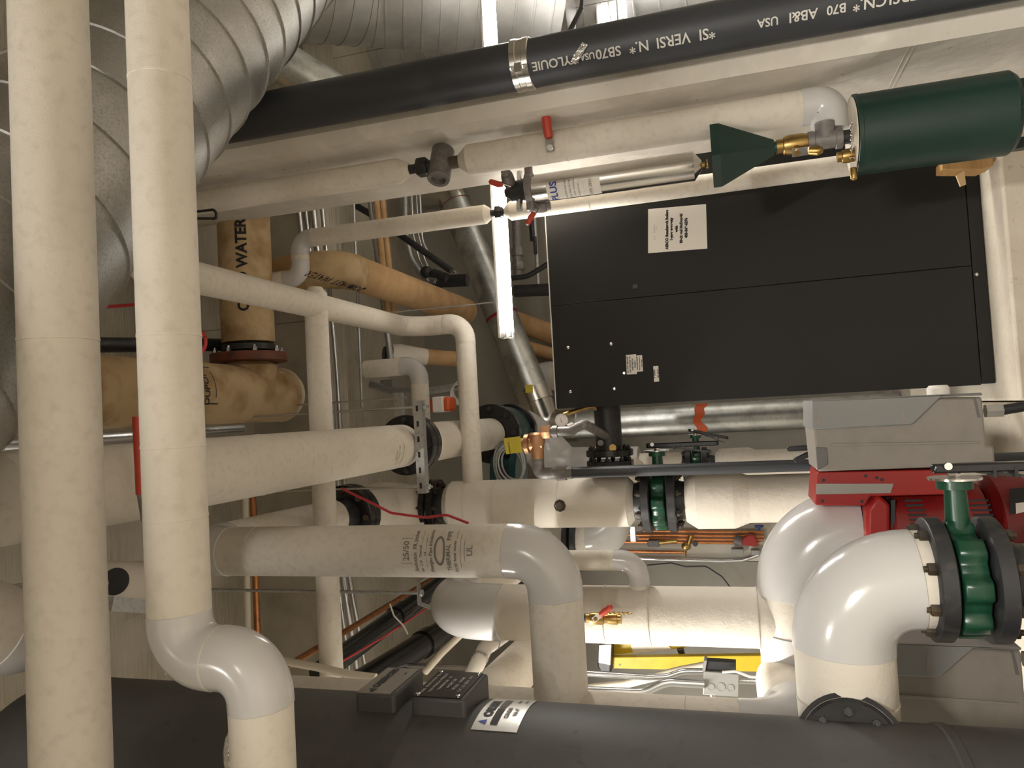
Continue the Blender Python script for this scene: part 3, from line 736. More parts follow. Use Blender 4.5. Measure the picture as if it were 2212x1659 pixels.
for (x, y) in ((1227, 751), (1320, 743), (1232, 846), (1327, 840), (2109, 593), (1348, 806)):
    p = P(x, y, Y=YF); MB().lathe(p, -Y_, [(0, .008), (.003, .008), (.006, .004)], 14).build('screw', 'chrome', BO)
p = P(1372, 619, Y=YF); MB().box((p.x - .012, YF - .003, p.z - .014), (p.x + .012, YF + .002, p.z + .014)).build('latch', 'black', BO, .003)
def sheet(name, label, cat, corners, Y, m='paper', th=.0012, parent=None):
    q = [P(x, y, Y=Y) for x, y in corners]
    mb = MB().prism(q, (0, -th, 0))
    o = mb.build(name, m, parent)
    if label: tag(o, label, cat)
    c = mid(*q); w = (q[3] - q[0]).length; h = (q[1] - q[0]).length
    return o, c, q
o, c, q = sheet('paper_notice', 'white warranty notice taped on the black boiler panel', 'notice', [(1400, 547), (1528, 537), (1525, 441), (1400, 452)], YF - .001)
ex = (q[3] - q[0]).normalized(); ey = (q[0] - q[1]).normalized(); w = (q[3] - q[0]).length; h = (q[0] - q[1]).length
mp = flat(c, ex, ey, .0018)
s = w / 9.6
letter(o, [('AERCO Benchmark Boilers', s * .76, -.0, h * .17), ('1-year warranty', s * .76, 0, h * .095), ('with', s * .76, 0, h * .01), ('Black and McDonald', s * .76, 0, -h * .07), ('403-569-6276', s * .76, 0, -h * .155)], mp, 'ink', bold=.0014)
letter(o, [('(  )', s * .6, -w * .16, h * .385), ('Westmount', s * .38, 0.01, h * .39), ('Facility', s * .24, .012, h * .355)], mp, 'greyink', name='logo')
MB().prism([q[0] + ey * -.004 - ex * .004, q[0] + ex * w + ey * -.004 - ex * .0, q[0] + ex * w + ey * .002, q[0] + ey * .002], (0, -.0005, 0)).build('sleeve_edge', 'silverlabel', o) if False else None
def sticker(label, corners, lines, size):
    o, c, q = sheet('warning_sticker', label, 'sticker', corners, YF - .001)
    ex = (q[3] - q[0]).normalized(); ey = (q[0] - q[1]).normalized(); h = (q[0] - q[1]).length; n = len(lines)
    letter(o, [(t, size, 0, h * (.36 - .72 * i / max(1, n - 1))) for i, t in enumerate(lines)], flat(c, ex, ey, .0016), 'ink', bold=.0004)
sticker('white sticker on the boiler reading do not mount any devices', [(1354, 809), (1376, 808), (1374, 765), (1352, 767)], ['DO NOT MOUNT', 'ANY DEVICES TO', 'SHEETMETAL', 'PANELS'], .0105)
sticker('smaller sticker right below the do not mount sticker', [(1376, 803), (1389, 802), (1387, 767), (1375, 768)], ['THIS EQUIPMENT MUST BE', 'INSTALLED ACCORDING TO', 'LOCAL CODES'], .0055)
sticker('white bar code sticker lowest on the boiler panel', [(1413, 825), (1424, 824), (1422, 790), (1411, 791)], ['G  |||||||||||||', '000 123 45'], .009)

# flue
FL = thing('flue_pipe', 'galvanised flue slanting up behind the strip light from the boiler', 'flue', P(1240, 915, Y=6.5))
f1, f2 = P(984, 440, Y=6.7), P(1150, 845, Y=6.5)
dv = (f1 - f2).normalized()
MB().tube([f2, f1], .15, 40).build('slant_section', 'galv', FL)
m = MB(); m.tube([f1 - dv * .01, f1 + dv * .05, f1 + dv * .12 + Z_ * .02, f1 + Z_ * .16 + dv * .15, f1 + Z_ * .4 + X_ * .02 + dv * .15], .157, 40); m.build('upper_elbow', 'stainless', FL)
for t_, mm_ in ((.0, 'red'), (.62, 'red')):
    q = f1 + (f2 - f1) * t_; MB().tube([q - dv * .014, q + dv * .014], .153, 36, False).build('sealant_band', mm_, FL)
f3 = P(1196, 918, Y=6.5); f4 = P(1248, 918, Y=6.5)
MB().tube([f2 + dv * .01, f2 - dv * .12], .16, 40).build('clamp_collar', 'stainless', FL)
MB().tube(rounded([f2 - dv * .10, f3 + Z_ * .07, f4], [.11]), .148, 36).build('lower_elbow', 'stainless', FL)
m = MB(); q = f2 - dv * .05; m.box(q + V((.03, -.172, -.03)), q + V((.10, -.155, .035))); m.build('yellow_sticker', 'tag', FL)
MB().lathe((f4.x, 6.5, f4.z + .01), -Z_, [(0, .128), (f4.z - .0, .128)], 40).build('upright_section', 'galv', FL)
zb1 = P(1514, 920, Y=6.5).z; m = MB(); n = 40; ks = []
for dz, rr in ((.040, .1285), (.04, .131), (-.04, .131), (-.04, .1285)):
    k = len(m.v)
    for i in range(n):
        a = 2 * PI * i / n; jig = (.02 * math.sin(3 * a) + .014 * math.sin(7 * a + 1)) * (1 if dz < 0 else .5)
        m.v.append(V((f4.x + rr * math.cos(a), 6.5 + rr * math.sin(a), zb1 + dz + jig)))
    ks.append(k)
for i in range(3): m.bridge(ks[i], ks[i + 1], n)
m.build('orange_sealant', 'orange', FL)

# inlet nozzle with flanges
YM = 4.05
zM = P(1314, 930, Y=YM).z; xM0 = P(1314, 978, Y=YM).x; xM1 = P(1314, 1001, Y=YM).x
NZ = thing('boiler_nozzle', 'black flanged boiler nozzle pointing left under the cabinet edge', 'nozzle', (xM0, YM, zM))
MB().tube([(bx0 + .03, YM, zM), (xM0, YM, zM)], .072, 36).build('spool', 'black', NZ)
for x in (xM0, xM1):
    fo = disc(MB(), (x, YM, zM), X_, .128, .036).build('flange', 'blackgloss', NZ); bolts(fo, V((x + .022, YM, zM)), X_, .104, 8, .013, .02)
MB().tube([(xM0 + .06, YM - .04, zM + .03), (xM0 + .06, YM - .1, zM + .03)], .016, 16).build('boss', 'castgrey', NZ)
MB().tube([(xM0 + .03, YM - .04, zM - .03), (xM0 + .03, YM - .078, zM - .03)], .02, 16).build('plug', 'brass', NZ)
# gauge
gp = P(1213, 908, Y=3.9)
GA = thing('pressure_gauge', 'round pressure gauge on a brass stub left of the boiler', 'gauge', gp)
gn = (CAM - gp).normalized()
MB().lathe(gp - gn * .03, gn, [(0, .036), (.03, .038), (.034, .038), (.034, .034)], 32).build('case', 'castgrey', GA)
fo = MB().lathe(gp + gn * .0045, gn, [(0, .034), (.0015, .034)], 32).build('dial', 'gauge', GA)
gx = X_ - gn * X_.dot(gn); gy = Z_ - gn * Z_.dot(gn)
mp = flat(gp + gn * .0068, gx, gy, .0)
m = MB()
for k in range(13):
    t = math.radians(225 - 270 * k / 12); m_k = len(m.v)
    for rr, w in ((.031, .0009), (.025, .0009)):
        for sg in (-1, 1): m.v.append(mp(rr * math.cos(t) - sg * w * math.sin(t), rr * math.sin(t) + sg * w * math.cos(t)))
    m.f.append((m_k, m_k + 1, m_k + 3, m_k + 2))
m.build('dial_marks', 'ink', fo, smooth=0)
m = MB(); m.v += [mp(-.012, -.002), mp(-.012, .002), mp(.024, .009)]; m.f.append((0, 1, 2)); m.build('needle', 'red', fo, smooth=0)
e = P(1283, 905, Y=4.0)
MB().tube([gp - gn * .02, V((gp.x + .03, 3.96, gp.z)), V((gp.x + .07, 4.0, e.z)), V((bx0 - .05, YM - .02, zM + .02))], [.011, .013, .016, .010], 14).build('brass_stub', 'brass', GA)
# relief valve
YR = 3.6
rc = P(1160, 958, Y=YR)
RV = thing('relief_valve', 'bronze pressure relief valve with yellow tag left of the boiler', 'valve', rc)
MB().lathe(rc + X_ * .055, -X_, [(0, .030), (.01, .040), (.045, .042), (.07, .034), (.085, .032), (.13, .032), (.132, .028)], 28).build('body', 'bronze', RV)
MB().lathe(rc + Z_ * .12, -Z_, [(0, .015), (.004, .026), (.055, .031), (.06, .05), (.08, .05), (.085, .034), (.15, .03)], 28).build('bonnet', 'bronze', RV)
m = MB(); hexnut(m, rc + V((.055, 0, -.05)), Z_, .036, .05); m.build('union_nut', 'bronze', RV)
q = rc + V((.0, -.045, .10)); m = MB()
m.prism([q + V((-.045, 0, .05)), q + V((.035, 0, .06)), q + V((.042, -.006, -.03)), q + V((-.038, -.006, -.035))], (0, -.0015, 0)); tgo = m.build('yellow_tag', 'tag', RV)
letter(tgo, [('WARNING ____', .013, 0, .022), ('_____ ___ ____', .009, 0, .006), ('___ ______ __', .009, 0, -.006), ('____ ___', .009, 0, -.018)], flat(q + V((0, -.005, .01)), X_ * .99 + Z_ * .1, Z_ - X_ * .1), 'ink')
RP = thing('relief_inlet_pipe', 'dark grey threaded elbows joining the bronze relief valve to the nozzle', 'pipe', rc + Z_ * -.05)
pa = [rc + V((.055, 0, -.06)), rc + V((.055, 0, -.17)), rc + V((.085, .05, -.235)), V((xM0 + .09, YM - .04, zM + .0))]
MB().tube(rounded(pa, [.03, .03]), .024, 20).build('pipe_run', 'castgrey', RP)
for q0_, q1_ in ((rc + V((.055, 0, -.085)), rc + V((.055, 0, -.11))), (rc + V((.057, .01, -.16)), rc + V((.068, .03, -.185)))): MB().tube([q0_, q1_], .031, 20).build('fitting_collar', 'castgrey', RP)
DP = thing('drain_pipe', 'long black upright drain pipe from the bronze relief valve', 'pipe', (P(1400, 1016, Y=YR).x, YR, .1))
xd = P(1400, 1016, Y=YR).x; ze = P(1172, 1010, Y=YR).z
MB().tube(rounded([rc - X_ * .07, V((xd, YR, rc.z)), V((xd, YR, ze - .15))], [.03]), .030, 24).build('elbow', 'castgrey', DP)
MB().tube([(xd, YR, ze - .02), (xd, YR, bz - .05)], .0275, 24).build('upright', 'abs', DP)
MB().tube([(xd, YR, ze - .07), (xd, YR, ze - .12)], .036, 24).build('coupling', 'castgrey', DP)

# ------------------------------------------------------------------ pumps
YP = 2.75
def pump(label):
    t = thing('inline_pump', label, 'pump', (P(1900, 980, Y=YP).x, YP + .15, .10))
    q = lambda pts, Y=YP: [P(x, y, Y=Y) for x, y in pts]
    D = .30
    MB().prism(q([(1757, 926), (1767, 1019), (2151, 1005), (2148, 964), (2131, 962), (2122, 857), (1757, 868)]), (0, D, 0)).build('controller_body', 'ctrl', t, .008)
    lid = MB().prism(q([(1754, 865), (1755, 928), (1972, 917), (2034, 857), (2123, 854), (2122, 848)], YP - .014), (0, D + .02, 0)).build('controller_lid', 'ctrllid', t, .006)
    for (x, y0, y1) in ((1769, 884, 919), (1952, 870, 912)):
        MB().prism(q([(x - 4, y0), (x - 6, y1 - 4), (x + 1, y1), (x + 5, y1 - 4)], YP - .0155), (0, .004, 0)).build('lid_flute', 'ctrl', lid)
    MB().prism(q([(2103, 860), (2112, 902), (2119, 902), (2108, 860)], YP - .002), (0, .005, 0)).build('flute_shade', 'ctrldark', t)  # darker plastic colour paints the shade inside a recessed flute
    MB().prism(q([(1795, 958), (1797, 964), (2118, 958), (2118, 953)], YP - .006), (0, .01, 0)).build('raised_ridge', 'ctrl', t, .002)
    MB().prism(q([(1762, 966), (1766, 1017), (1790, 1003), (1787, 967)], YP - .003), (0, .01, 0)).build('corner_pad', 'ctrldark', t, .003)
    MB().lathe(P(2027, 846, Y=YP + .12), X_, [(-.01, .036), (.012, .036), (.022, .028)], 28).build('lid_button', 'paper', t)
    # bracket
    br = MB().prism(q([(1766, 1020), (1761, 1091), (1868, 1092), (1880, 1072), (2050, 1068), (2048, 1014)], YP + .01), (0, D * .8, 0)).build('red_bracket', 'red', t, .004)
    MB().prism(q([(1764, 1045), (1763, 1068), (1924, 1065), (1930, 1045)], YP + .006), (0, .01, 0)).build('silver_strip', 'plate', br)
    for (x, y) in ((1779, 1037), (1777, 1082), (1862, 1083), (1870, 1028), (1894, 1032), (1905, 1036)):
        MB().lathe(P(x, y, Y=YP + .01), -Y_, [(-.002, .0055), (.0025, .0055)], 12).build('bracket_hole', 'ink', br)
    # motor and volute
    mc = P(1980, 1150, Y=YP + .17); 
    zt0 = P(1925, 1150, Y=YP + .05).z; mx, my = mc.x, YP + .20
    MB().lathe((mx, my, zt0), -Z_, [(-.01, .12), (.0, .15), (.02, .165), (.30, .168), (.31, .15)], 48).build('motor_housing', 'darkred', t)
    q1 = q([(1872, 1100), (1872, 1190), (1924, 1190), (1924, 1090), (1896, 1066)], YP + .04); MB().prism(q1, (0, .16, 0)).build('cowl_cap', 'red', t, .014)
    q1 = q([(1925, 1080), (1925, 1185), (1934, 1185), (1934, 1080)], YP + .05); MB().prism(q1, (0, .12, 0)).build('gasket_band', 'black', t)
    m = MB()
    for (x0, dx) in ((1962, 38), (2102, 44), (2170, 40)):
        for k in range(7):
            y = 1086 + k * 9.5; c0 = P(x0 + k * 1.5, y, Y=my - .17); c1 = P(x0 + dx + k * 1.5, y, Y=my - .17)
            a0 = math.asin(max(-.95, min(.95, (c0.x - mx) / .168)))
            yy = my - .169 * math.cos(a0)
            m.box((c0.x - .0035, yy - .0015, c1.z), (c0.x + .0035, yy + .004, c0.z))
    m.build('louvres', 'ink', t)
    MB().lathe((mx, my, zt0 - .31), -Z_, [(0, .12), (.03, .19), (.12, .20), (.16, .15), (.19, .09)], 48).build('volute', 'darkred', t)
    MB().lathe((mx, my, .10), Z_, [(0, .14), (.02, .14), (.03, .08), (zt0 - .60, .08)], 36).build('pump_foot', 'black', t)
    o, c, qq = sheet('name_plate', None, None, [(2182, 1132), (2216, 1130), (2214, 1052), (2180, 1056)], my - .172, 'ink', .002, t)
    MB().prism(q([(2196, 1128), (2214, 1127), (2212, 1085), (2194, 1087)], my - .1745), (0, .001, 0)).build('plate_label', 'paper', o)
    # cable
    k0 = P(2128, 888, Y=YP + .08); 
    MB().tube([k0, k0 - Z_ * .05], .024, 6).build('cable_gland', 'conduit', t)
    cbq = [k0 - Z_ * .045, k0 - Z_ * .12 + X_ * .01, k0 - Z_ * .26 + X_ * .08, k0 + V((.22, .05, -.36))]
    MB().tube(rounded(cbq, [.1, .1]), .017, 16).build('power_cable', 'cable', t)
    return t
P1 = pump('red pump with grey controller box standing in front of the boiler')
P2 = copy_tree(P1); P2.location = P1.location + (P(2010, 1458, Y=2.42) - P(1975, 915, Y=YP)) ; P2['label'] = 'red pump with grey controller box low beside the grey tank'
P2.location.z = P1.location.z + .05
for o in (P1, P2): o['group'] = 'grey controller pumps'
# suction flange above first pump
fz = q2.z
SF = thing('pipe_flange', 'black flange where the middle white elbow meets the first pump', 'flange', (q1.x, YN, fz))
for k, dz in enumerate((-.025, -.07)):
    fo = disc(MB(), (q1.x, YN, fz + dz), Z_, .155, .034).build('flange_disc', 'black', SF)
    bolts(fo, V((q1.x, YN, fz + dz + .02)), Z_, .128, 8, .014, .022)
MB().lathe((q1.x, YN, fz - .08), -Z_, [(0, .085), (.025, .085)], 32).build('pipe_spool', 'black', SF)
# lever handles beside the controller
LH = thing('isolating_levers', 'pair of small black lever handles left of the first pump controller', 'lever', P(1752, 975, Y=3.2))
for a, b in (((1758, 966), (1700, 970)), ((1758, 976), (1715, 996))):
    p0, p1 = P(*a, Y=3.2), P(*b, Y=3.2); MB().bar(p0, p1, .022, .018, Y_).build('lever', 'cable', LH, .006)

# ================================================================== pier side: drain stack, lines, filter, pot feeder
Y0 = 2.49
w0 = P(900, 188, Y=Y0); X0 = (w0.x + P(1500, 66, Y=Y0).x) / 2; r0 = rad(104, w0, 640)
DS = thing('drain_stack', 'thick black cast pipe with steel clamp and white stencil running up the pier', 'pipe', (X0, Y0, 0))
MB().tube([(X0, Y0, 0), (X0, Y0, 3.3)], r0, 48).build('barrel', 'abs', DS)
zc_ = P(1132, 150, Y=Y0).z; 
MB().lathe((X0, Y0, zc_ - .034), Z_, [(0, r0 + .001), (.003, r0 + .006), (.022, r0 + .006), (.024, r0 + .004), (.044, r0 + .004), (.046, r0 + .006), (.065, r0 + .006), (.068, r0 + .001)], 48, False).build('clamp_band', 'stainless', DS)
od = V(CAM - V((X0, Y0, 1.6))); od.z = 0
a_ = math.atan2(od.y, od.x)
q = V((X0, Y0, zc_)) + V((math.cos(a_ - .1), math.sin(a_ - .1), 0)) * (r0 + .008)
mb = MB(); mb.box(q - V((.016, .014, .012)), q + V((.016, .004, .012))); 
for s_ in (-1, 1): hexnut(mb, q + V((.0, -.01, s_ * .022)), Z_, .008, .014)
mb.build('clamp_screw', 'chrome', DS)
# stencil reads upward along the stack (rotated end for end in the photo)
outd = V((math.cos(a_ - .12), math.sin(a_ - .12), 0))
def st(x0, x1, txt, size, ofs=0.0):
    za, zb_ = P(x0, 120, Y=Y0).z, P(x1, 120, Y=Y0).z
    o = V((X0, Y0, (za + zb_) / 2)); f = along(o, Z_, outd, r0, .0022)
    mbx = text_mesh(txt, size, f, None, None, bold=.0006)
    return mbx
m = MB()
for (x0, x1, txt, size) in ((1180, 1232, 'TYLOUIE', .040), (1258, 1292, 'USA', .028), (1295, 1345, 'SB70', .042), (1362, 1410, 'N.*', .045), (1428, 1488, 'VERSI', .045), (1500, 1560, '*SI', .045), (1640, 1680, 'USA', .034), (1700, 1770, 'AB&I', .040), (1782, 1830, 'B70', .036), (1850, 1905, 'CN.*', .044), (1920, 2000, 'VERSI', .045)):
    st(x0, x1, txt, size).build('stencil', 'whiteink', DS, smooth=0)
fp = P(1252, 118, Y=Y0 - r0 + .005); ad = (P(1238, 142, Y=Y0 - r0) - P(1266, 96, Y=Y0 - r0)).normalized()
FT_ = MB(); FT_.bar(fp - ad * .036 + V((0, -.008, 0)), fp + ad * .036 + V((0, -.008, 0)), .022, .006, Y_)
simple('foil_tape', 'torn strip of crumpled foil tape stuck on the black stack', 'tape', FT_, 'foil')

XW = PX0 - .085
def w1(x, y): return P(x, y, X=XW)
YW1 = (w1(900, 378).y + w1(1600, 236).y) / 2; XW1 = XW
zw1 = lambda x, y=300: P(x, y, Y=YW1).z
W1 = thing('insulated_pipe', 'canvas pipe up the pier face with dark strainer, white elbow at its foot', 'pipe', (XW1, YW1, zw1(1790, 240)), PIPES)
m = MB(); jacket(m, (XW1, YW1, zw1(886, 382)), (XW1, YW1, 3.9), rad(56, V((XW1, YW1, 2.6)), 400), (.3,), .45, 0, .05); m.build('insulation_jacket', 'canvas', W1)
rw = rad(72, V((XW1, YW1, 1.7)), 500); ze_ = zw1(1788, 245)
m = MB(); jacket(m, (XW1, YW1, zw1(994, 354)), (XW1, YW1, zw1(1752, 244)), rw, (.33,), .5, 0, .04); m.build('insulation_jacket', 'canvas', W1)
el = [V((XW1, YW1, zw1(1752, 244) + .015)), V((XW1, YW1, zw1(1752, 244))), V((XW1, YW1, ze_ - .005)), V((XW1 - .06, YW1 - .03, ze_ - .02))]
m = MB(); m.tube(rounded([V((XW1, YW1, zw1(1752, 244) + .03)), V((XW1, YW1, ze_ - .005)), V((P(2020, 268, Y=2.75).x + .042, YW1, ze_ - .005))], [.045]), rw * 1.05, 36); m.build('elbow_cover', 'pvc', W1)
m = MB(); zz = zw1(914, 374); m.lathe((XW1, YW1, zz + .03), -Z_, [(-.06, .019), (0, .02)], 8); hexnut(m, (XW1, YW1, zz), Z_, .04, .045); m.lathe((XW1, YW1, zz - .02), -Z_, [(0, .024), (.05, .024)], 20)
m.build('union_nut', 'black', W1)
zz = zw1(953, 364); ad = (V((-.92, -.40, .03))).normalized(); c = V((XW1, YW1, zz))
MB().lathe(c - ad * .075, ad, [(0, .044), (.004, .047), (.15, .047), (.154, .044), (.154, .030), (.135, .028)], 36).build('strainer_tee', 'castgrey', W1)
MB().lathe((XW1, YW1, zz - .03), -Z_, [(0, .026), (.07, .026)], 20).build('copper_stub', 'brownpipe', W1)
# second line
YW2 = 3.6; w2p = P(1500, 402, Y=YW2); XW2 = w2p.x; rw2 = .049
zw2 = lambda x, y=430: P(x, y, Y=YW2).z
W2 = thing('insulated_pipe', 'slim canvas pipe in the corner against the boiler, with dark union near the light', 'pipe', (XW2, YW2, bz - .05), PIPES)
c1 = V((XW2, YW2, zw2(648, 540))); c2 = V((P(648, 600, Y=YW2).x, YW2, c1.z))
pipe('', '', '', [(XW2, YW2, zw2(1062, 486)), c1, c2, (c2.x, YW2, P(530, 570, Y=3.5).z - .04)], rw2, br=[.07, .07], root=W2, tap=(.55, 0), ew=1.02)
m = MB(); jacket(m, (XW2, YW2, zw2(1092, 470)), (XW2, YW2, bz), rw2 * .98, (.2, .55), .5, 0, .03); m.build('insulation_jacket', 'canvas', W2)
m = MB(); zz = zw2(1077, 475); m.lathe((XW2, YW2, zz + .05), -Z_, [(0, .018), (.1, .018)], 16); hexnut(m, (XW2, YW2, zz), Z_, .034, .03); hexnut(m, (XW2, YW2, zz - .018), Z_, .028, .02); m.build('union', 'black', W2)
# red lever ball valves
lv0 = P(1189, 322, Y=YW1 - rw - .01)
ball_valve('red long-lever ball valve standing off the canvas pipe on the pier', lv0 + V((.02, .075, 0)), Z_, (-.2, -1, 0), X_ * .98 + Z_ * .06, 1.45, body='chrome', hl=.125, stem=.048)
lv1 = P(1166, 447, Y=3.15)
ball_valve('short red-lever valve just below the steel filter clamp', lv1, Z_, (-.2, -1, 0.2), -X_ * .8 + Z_ * .5, 1.05, body='castgrey', hl=.045, stem=.02)
lv2 = P(1098, 388, Y=3.05)
ball_valve('small red-lever valve in front of the bright strip light', lv2, X_ * .5 - Y_ * .8, -X_, Z_ * .8 + X_ * .4, 1.1, body='castgrey', hl=.05, stem=.02)
# steel filter
YFi = 3.1; fpt = P(1500, 359, Y=YFi); XFi = fpt.x; rF = rad(66, fpt, 480)
zfi = lambda x, y=380: P(x, y, Y=YFi).z
FI = thing('filter_housing', 'stainless steel filter canister with paper label beside the boiler', 'filter', (XFi, YFi, zfi(1520, 352)))
MB().lathe((XFi, YFi, zfi(1142, 405)), -Z_, [(0, rF * 1.0), (zfi(1142, 405) - zfi(1497, 358), rF), (zfi(1142, 405) - zfi(1497, 358) + .004, rF * .98), (zfi(1142, 405) - zfi(1516, 356), rF * .3)], 48).build('canister', 'stainless', FI)
zz = zfi(1146, 404); MB().lathe((XFi, YFi, zz + .016), -Z_, [(0, rF * 1.02), (.002, rF * 1.2), (.030, rF * 1.2), (.032, rF * 1.02)], 48).build('clamp_ring', 'castgrey', FI)
for s_ in (-1, 1):
    b_ = V((XFi + s_ * rF * 1.25, YFi - .02, zz)); mb = MB(); mb.box(b_ - V((.022, .014, .016)), b_ + V((.022, .014, .016))); mb.build('clamp_lug', 'castgrey', FI, .004)
MB().lathe((XFi, YFi, zz + .015), Z_, [(0, rF * .9), (.02, rF * .8), (.07, rF * .75), (.085, rF * .45), (.10, rF * .3)], 36).build('filter_head', 'black', FI)
MB().tube([(XFi - .09, YFi - .02, zz + .05), (XFi + .09, YFi + .02, zz + .05)], .014, 16).build('side_port', 'chrome', FI)
zz = zfi(1518, 355); m = MB(); m.lathe((XFi, YFi, zz + .012), -Z_, [(0, .010), (.02, .010)], 14); m.lathe((XFi, YFi, zz - .012), -Z_, [(0, .012), (.004, .02), (.008, .02), (.01, .012)], 14); m.build('drain_cock', 'brass', FI)
o_ = CAM - V((XFi, YFi, 2.1)); o_.z = 0; ang = math.atan2(o_.y, o_.x) + -.42
zA_, zB_ = zfi(1186, 412), zfi(1300, 395)
m = MB(); n = 16
for i in range(n + 1):
    a = ang - .75 + 1.35 * i / n; cxx = V((XFi + (rF + .0012) * math.cos(a), YFi + (rF + .0012) * math.sin(a), 0)); m.v += [cxx + Z_ * zA_, cxx + Z_ * zB_]
for i in range(n): m.f.append((2 * i, 2 * i + 1, 2 * i + 3, 2 * i + 2))
LBf = m.build('paper_label', 'paper', FI)
mpf = wrap((XFi, YFi, (zA_ + zB_) / 2), -Z_, V((math.cos(ang), math.sin(ang), 0)), rF, .0025); hh = zA_ - zB_
letter(LBf, [('PLUS', .042, 0, hh * .36)], mpf, 'blueink', bold=.001)
letter(LBf, [('FILTRATION SYSTEM', .011, -.005, hh * .14), ('MODEL  BAG FILTER', .011, -.005, hh * .06), ('MAX 150 PSI  WARNING', .009, -.005, -hh * .02), ('READ BEFORE USE ____', .008, 0, -hh * .1), ('__ ____ ___ ____', .008, 0, -hh * .18), ('FXD 2851', .018, .0, -hh * .32)], mpf, 'greyink')
# funnel, brass valves, tee, pot feeder on one axis
YFe = 2.75; pf = P(2020, 268, Y=YFe); XFe = pf.x; rFe = rad(186, pf, 560)
zfe = lambda x, y=300: P(x, y, Y=YFe).z
FN = thing('funnel', 'dark green sheet metal funnel above the pot feeder', 'funnel', (XFe, YFe, zfe(1690, 312)))
zt_, zb2 = zfe(1556, 338), zfe(1672, 315)
m = MB(); W = .078
top = [V((XFe - W, YFe - W, zt_)), V((XFe + W, YFe - W, zt_)), V((XFe + W, YFe + W, zt_)), V((XFe - W, YFe + W, zt_))]
R_ = Matrix.Rotation(.5, 3, 'Z'); top = [R_ @ (p - V((XFe, YFe, zt_))) + V((XFe, YFe, zt_)) for p in top]
bot = [(p - V((XFe, YFe, zt_))) * .24 + V((XFe, YFe, zb2)) for p in top]; up = [p + Z_ * .03 for p in top]
m.v += up + top + bot
for k in (0, 4):
    for i in range(4): j = (i + 1) % 4; m.f.append((k + i, k + j, k + 4 + j, k + 4 + i))
o = m.build('cone', 'darkgreen', FN, smooth=0); md = o.modifiers.new('Solid', 'SOLIDIFY'); md.thickness = .003
MB().lathe((XFe, YFe, zb2 + .01), -Z_, [(0, .020), (.05, .020)], 20).build('spout', 'darkgreen', FN)
zv = zfe(1718, 306)
ball_valve('brass fill valve between the green funnel and the grey tee', (XFe, YFe, zv), Z_, (-.75, -.65, 0), -Z_, 1.4, grip='brass', hl=.02, stem=.03)
TE = thing('pipe_tee', 'grey iron tee under the white elbow on the pier', 'fitting', (XFe, YFe, zfe(1810, 285)))
zt2_ = zfe(1783, 292)
MB().lathe((XFe, YFe, zt2_ + .06), -Z_, [(0, .030), (.003, .036), (.022, .036), (.024, .031), (.09, .031), (.092, .036), (.112, .036), (.114, .030)], 28).build('run', 'castgrey', TE)
MB().tube([(XFe, YFe, zt2_), (XFe + .06, YFe, zt2_)], .033, 24).build('branch', 'castgrey', TE)
MB().lathe((XFe, YFe, zt2_ - .05), -Z_, [(0, .024), (.12, .024)], 20).build('nipple', 'black', TE)
MB().lathe((XFe, YFe, zt2_ + .10), -Z_, [(0, .018), (.06, .018)], 20).build('nipple', 'castgrey', TE)
PF = thing('pot_feeder', 'dark green upright pot feeder tank low on the right', 'tank', (XFe, YFe, 0))
ztp = zfe(1842, 280)
MB().lathe((XFe, YFe, ztp), -Z_, [(-.004, rFe * .9), (0, rFe * 1.0), (.012, rFe * 1.0), (.014, rFe * .985), (ztp - zfe(2172, 255), rFe * .985), (ztp - zfe(2184, 255), rFe * .9), (ztp - zfe(2190, 255), rFe * .6)], 64).build('shell', 'darkgreen', PF)
MB().lathe((XFe, YFe, ztp + .004), Z_, [(0, rFe * .955), (.003, rFe * .95)], 48).build('top_lid', 'pad', PF)
for k in range(3):
    a = 2 * PI * k / 3 + .4; q = V((XFe + rFe * .8 * math.cos(a), YFe + rFe * .8 * math.sin(a), 0)); MB().box(q - V((.018, .018, 0)), q + V((.018, .018, ztp - .40))).build('leg', 'darkgreen', PF)
q = V((XFe, YFe, zt2_ - .06)) + V((-.075, -.03, -.01)); 
ball_valve('smaller brass valve on the pot feeder lid', q + Z_ * .0, Z_, (-.7, -.7, 0), -X_, .95, grip='brass', hl=.03, stem=.03)
MB().lathe(q - Z_ * .04, -Z_, [(0, .013), (q.z - .04 - ztp, .013)], 16).build('valve_nipple', 'black', PF)
MB().lathe((XFe + rFe * .6, YFe + .09, ztp), Z_, [(0, .012), (.05, .012)], 12).build('side_stub', 'black', PF)
m = MB()
for k in range(12):
    c = V((XFe - rFe * .55, YFe - rFe * .55, ztp + .02)) + V((.007 * k, -.004 * k, .002)); a2 = (X_, Z_)[k % 2]
    m.tube([c + (X_ * .006 * math.cos(t) + (Y_, Z_)[k % 2] * .004 * math.sin(t)) for t in [2 * PI * i / 8 for i in range(9)]], .0016, 6, False)
m.build('lid_chain', 'chrome', PF)
p = P(2205, 158, Y=YFe + .05); MB().lathe((XFe + .1, YFe + .13, ztp - .52), Z_, [(0, .014), (.06, .014)], 12).build('drain_stub', 'black', PF)
# wood block
wb = P(2090, 350, Y=3.55); m = MB(); c0 = P(2035, 352, Y=3.5); c1_ = P(2146, 348, Y=3.5)
m.prism([P(2035, 366, Y=3.5), P(2122, 366, Y=3.5), P(2146, 356, Y=3.5), P(2146, 334, Y=3.5), P(2035, 346, Y=3.5)], (0, .10, 0))
simple('wood_block', 'tan wood block wedged beside the slim corner pipe near the pad', 'block', m, 'wood', bevel=.003)
m = MB(); m.prism([P(2066, 379, Y=3.48), P(2075, 402, Y=3.48), P(2087, 398, Y=3.48), P(2083, 368, Y=3.48)], (0, .012, 0)); simple('wood_chip', 'small pale wood chip hanging under the tan block', 'block', m, 'woodlight')

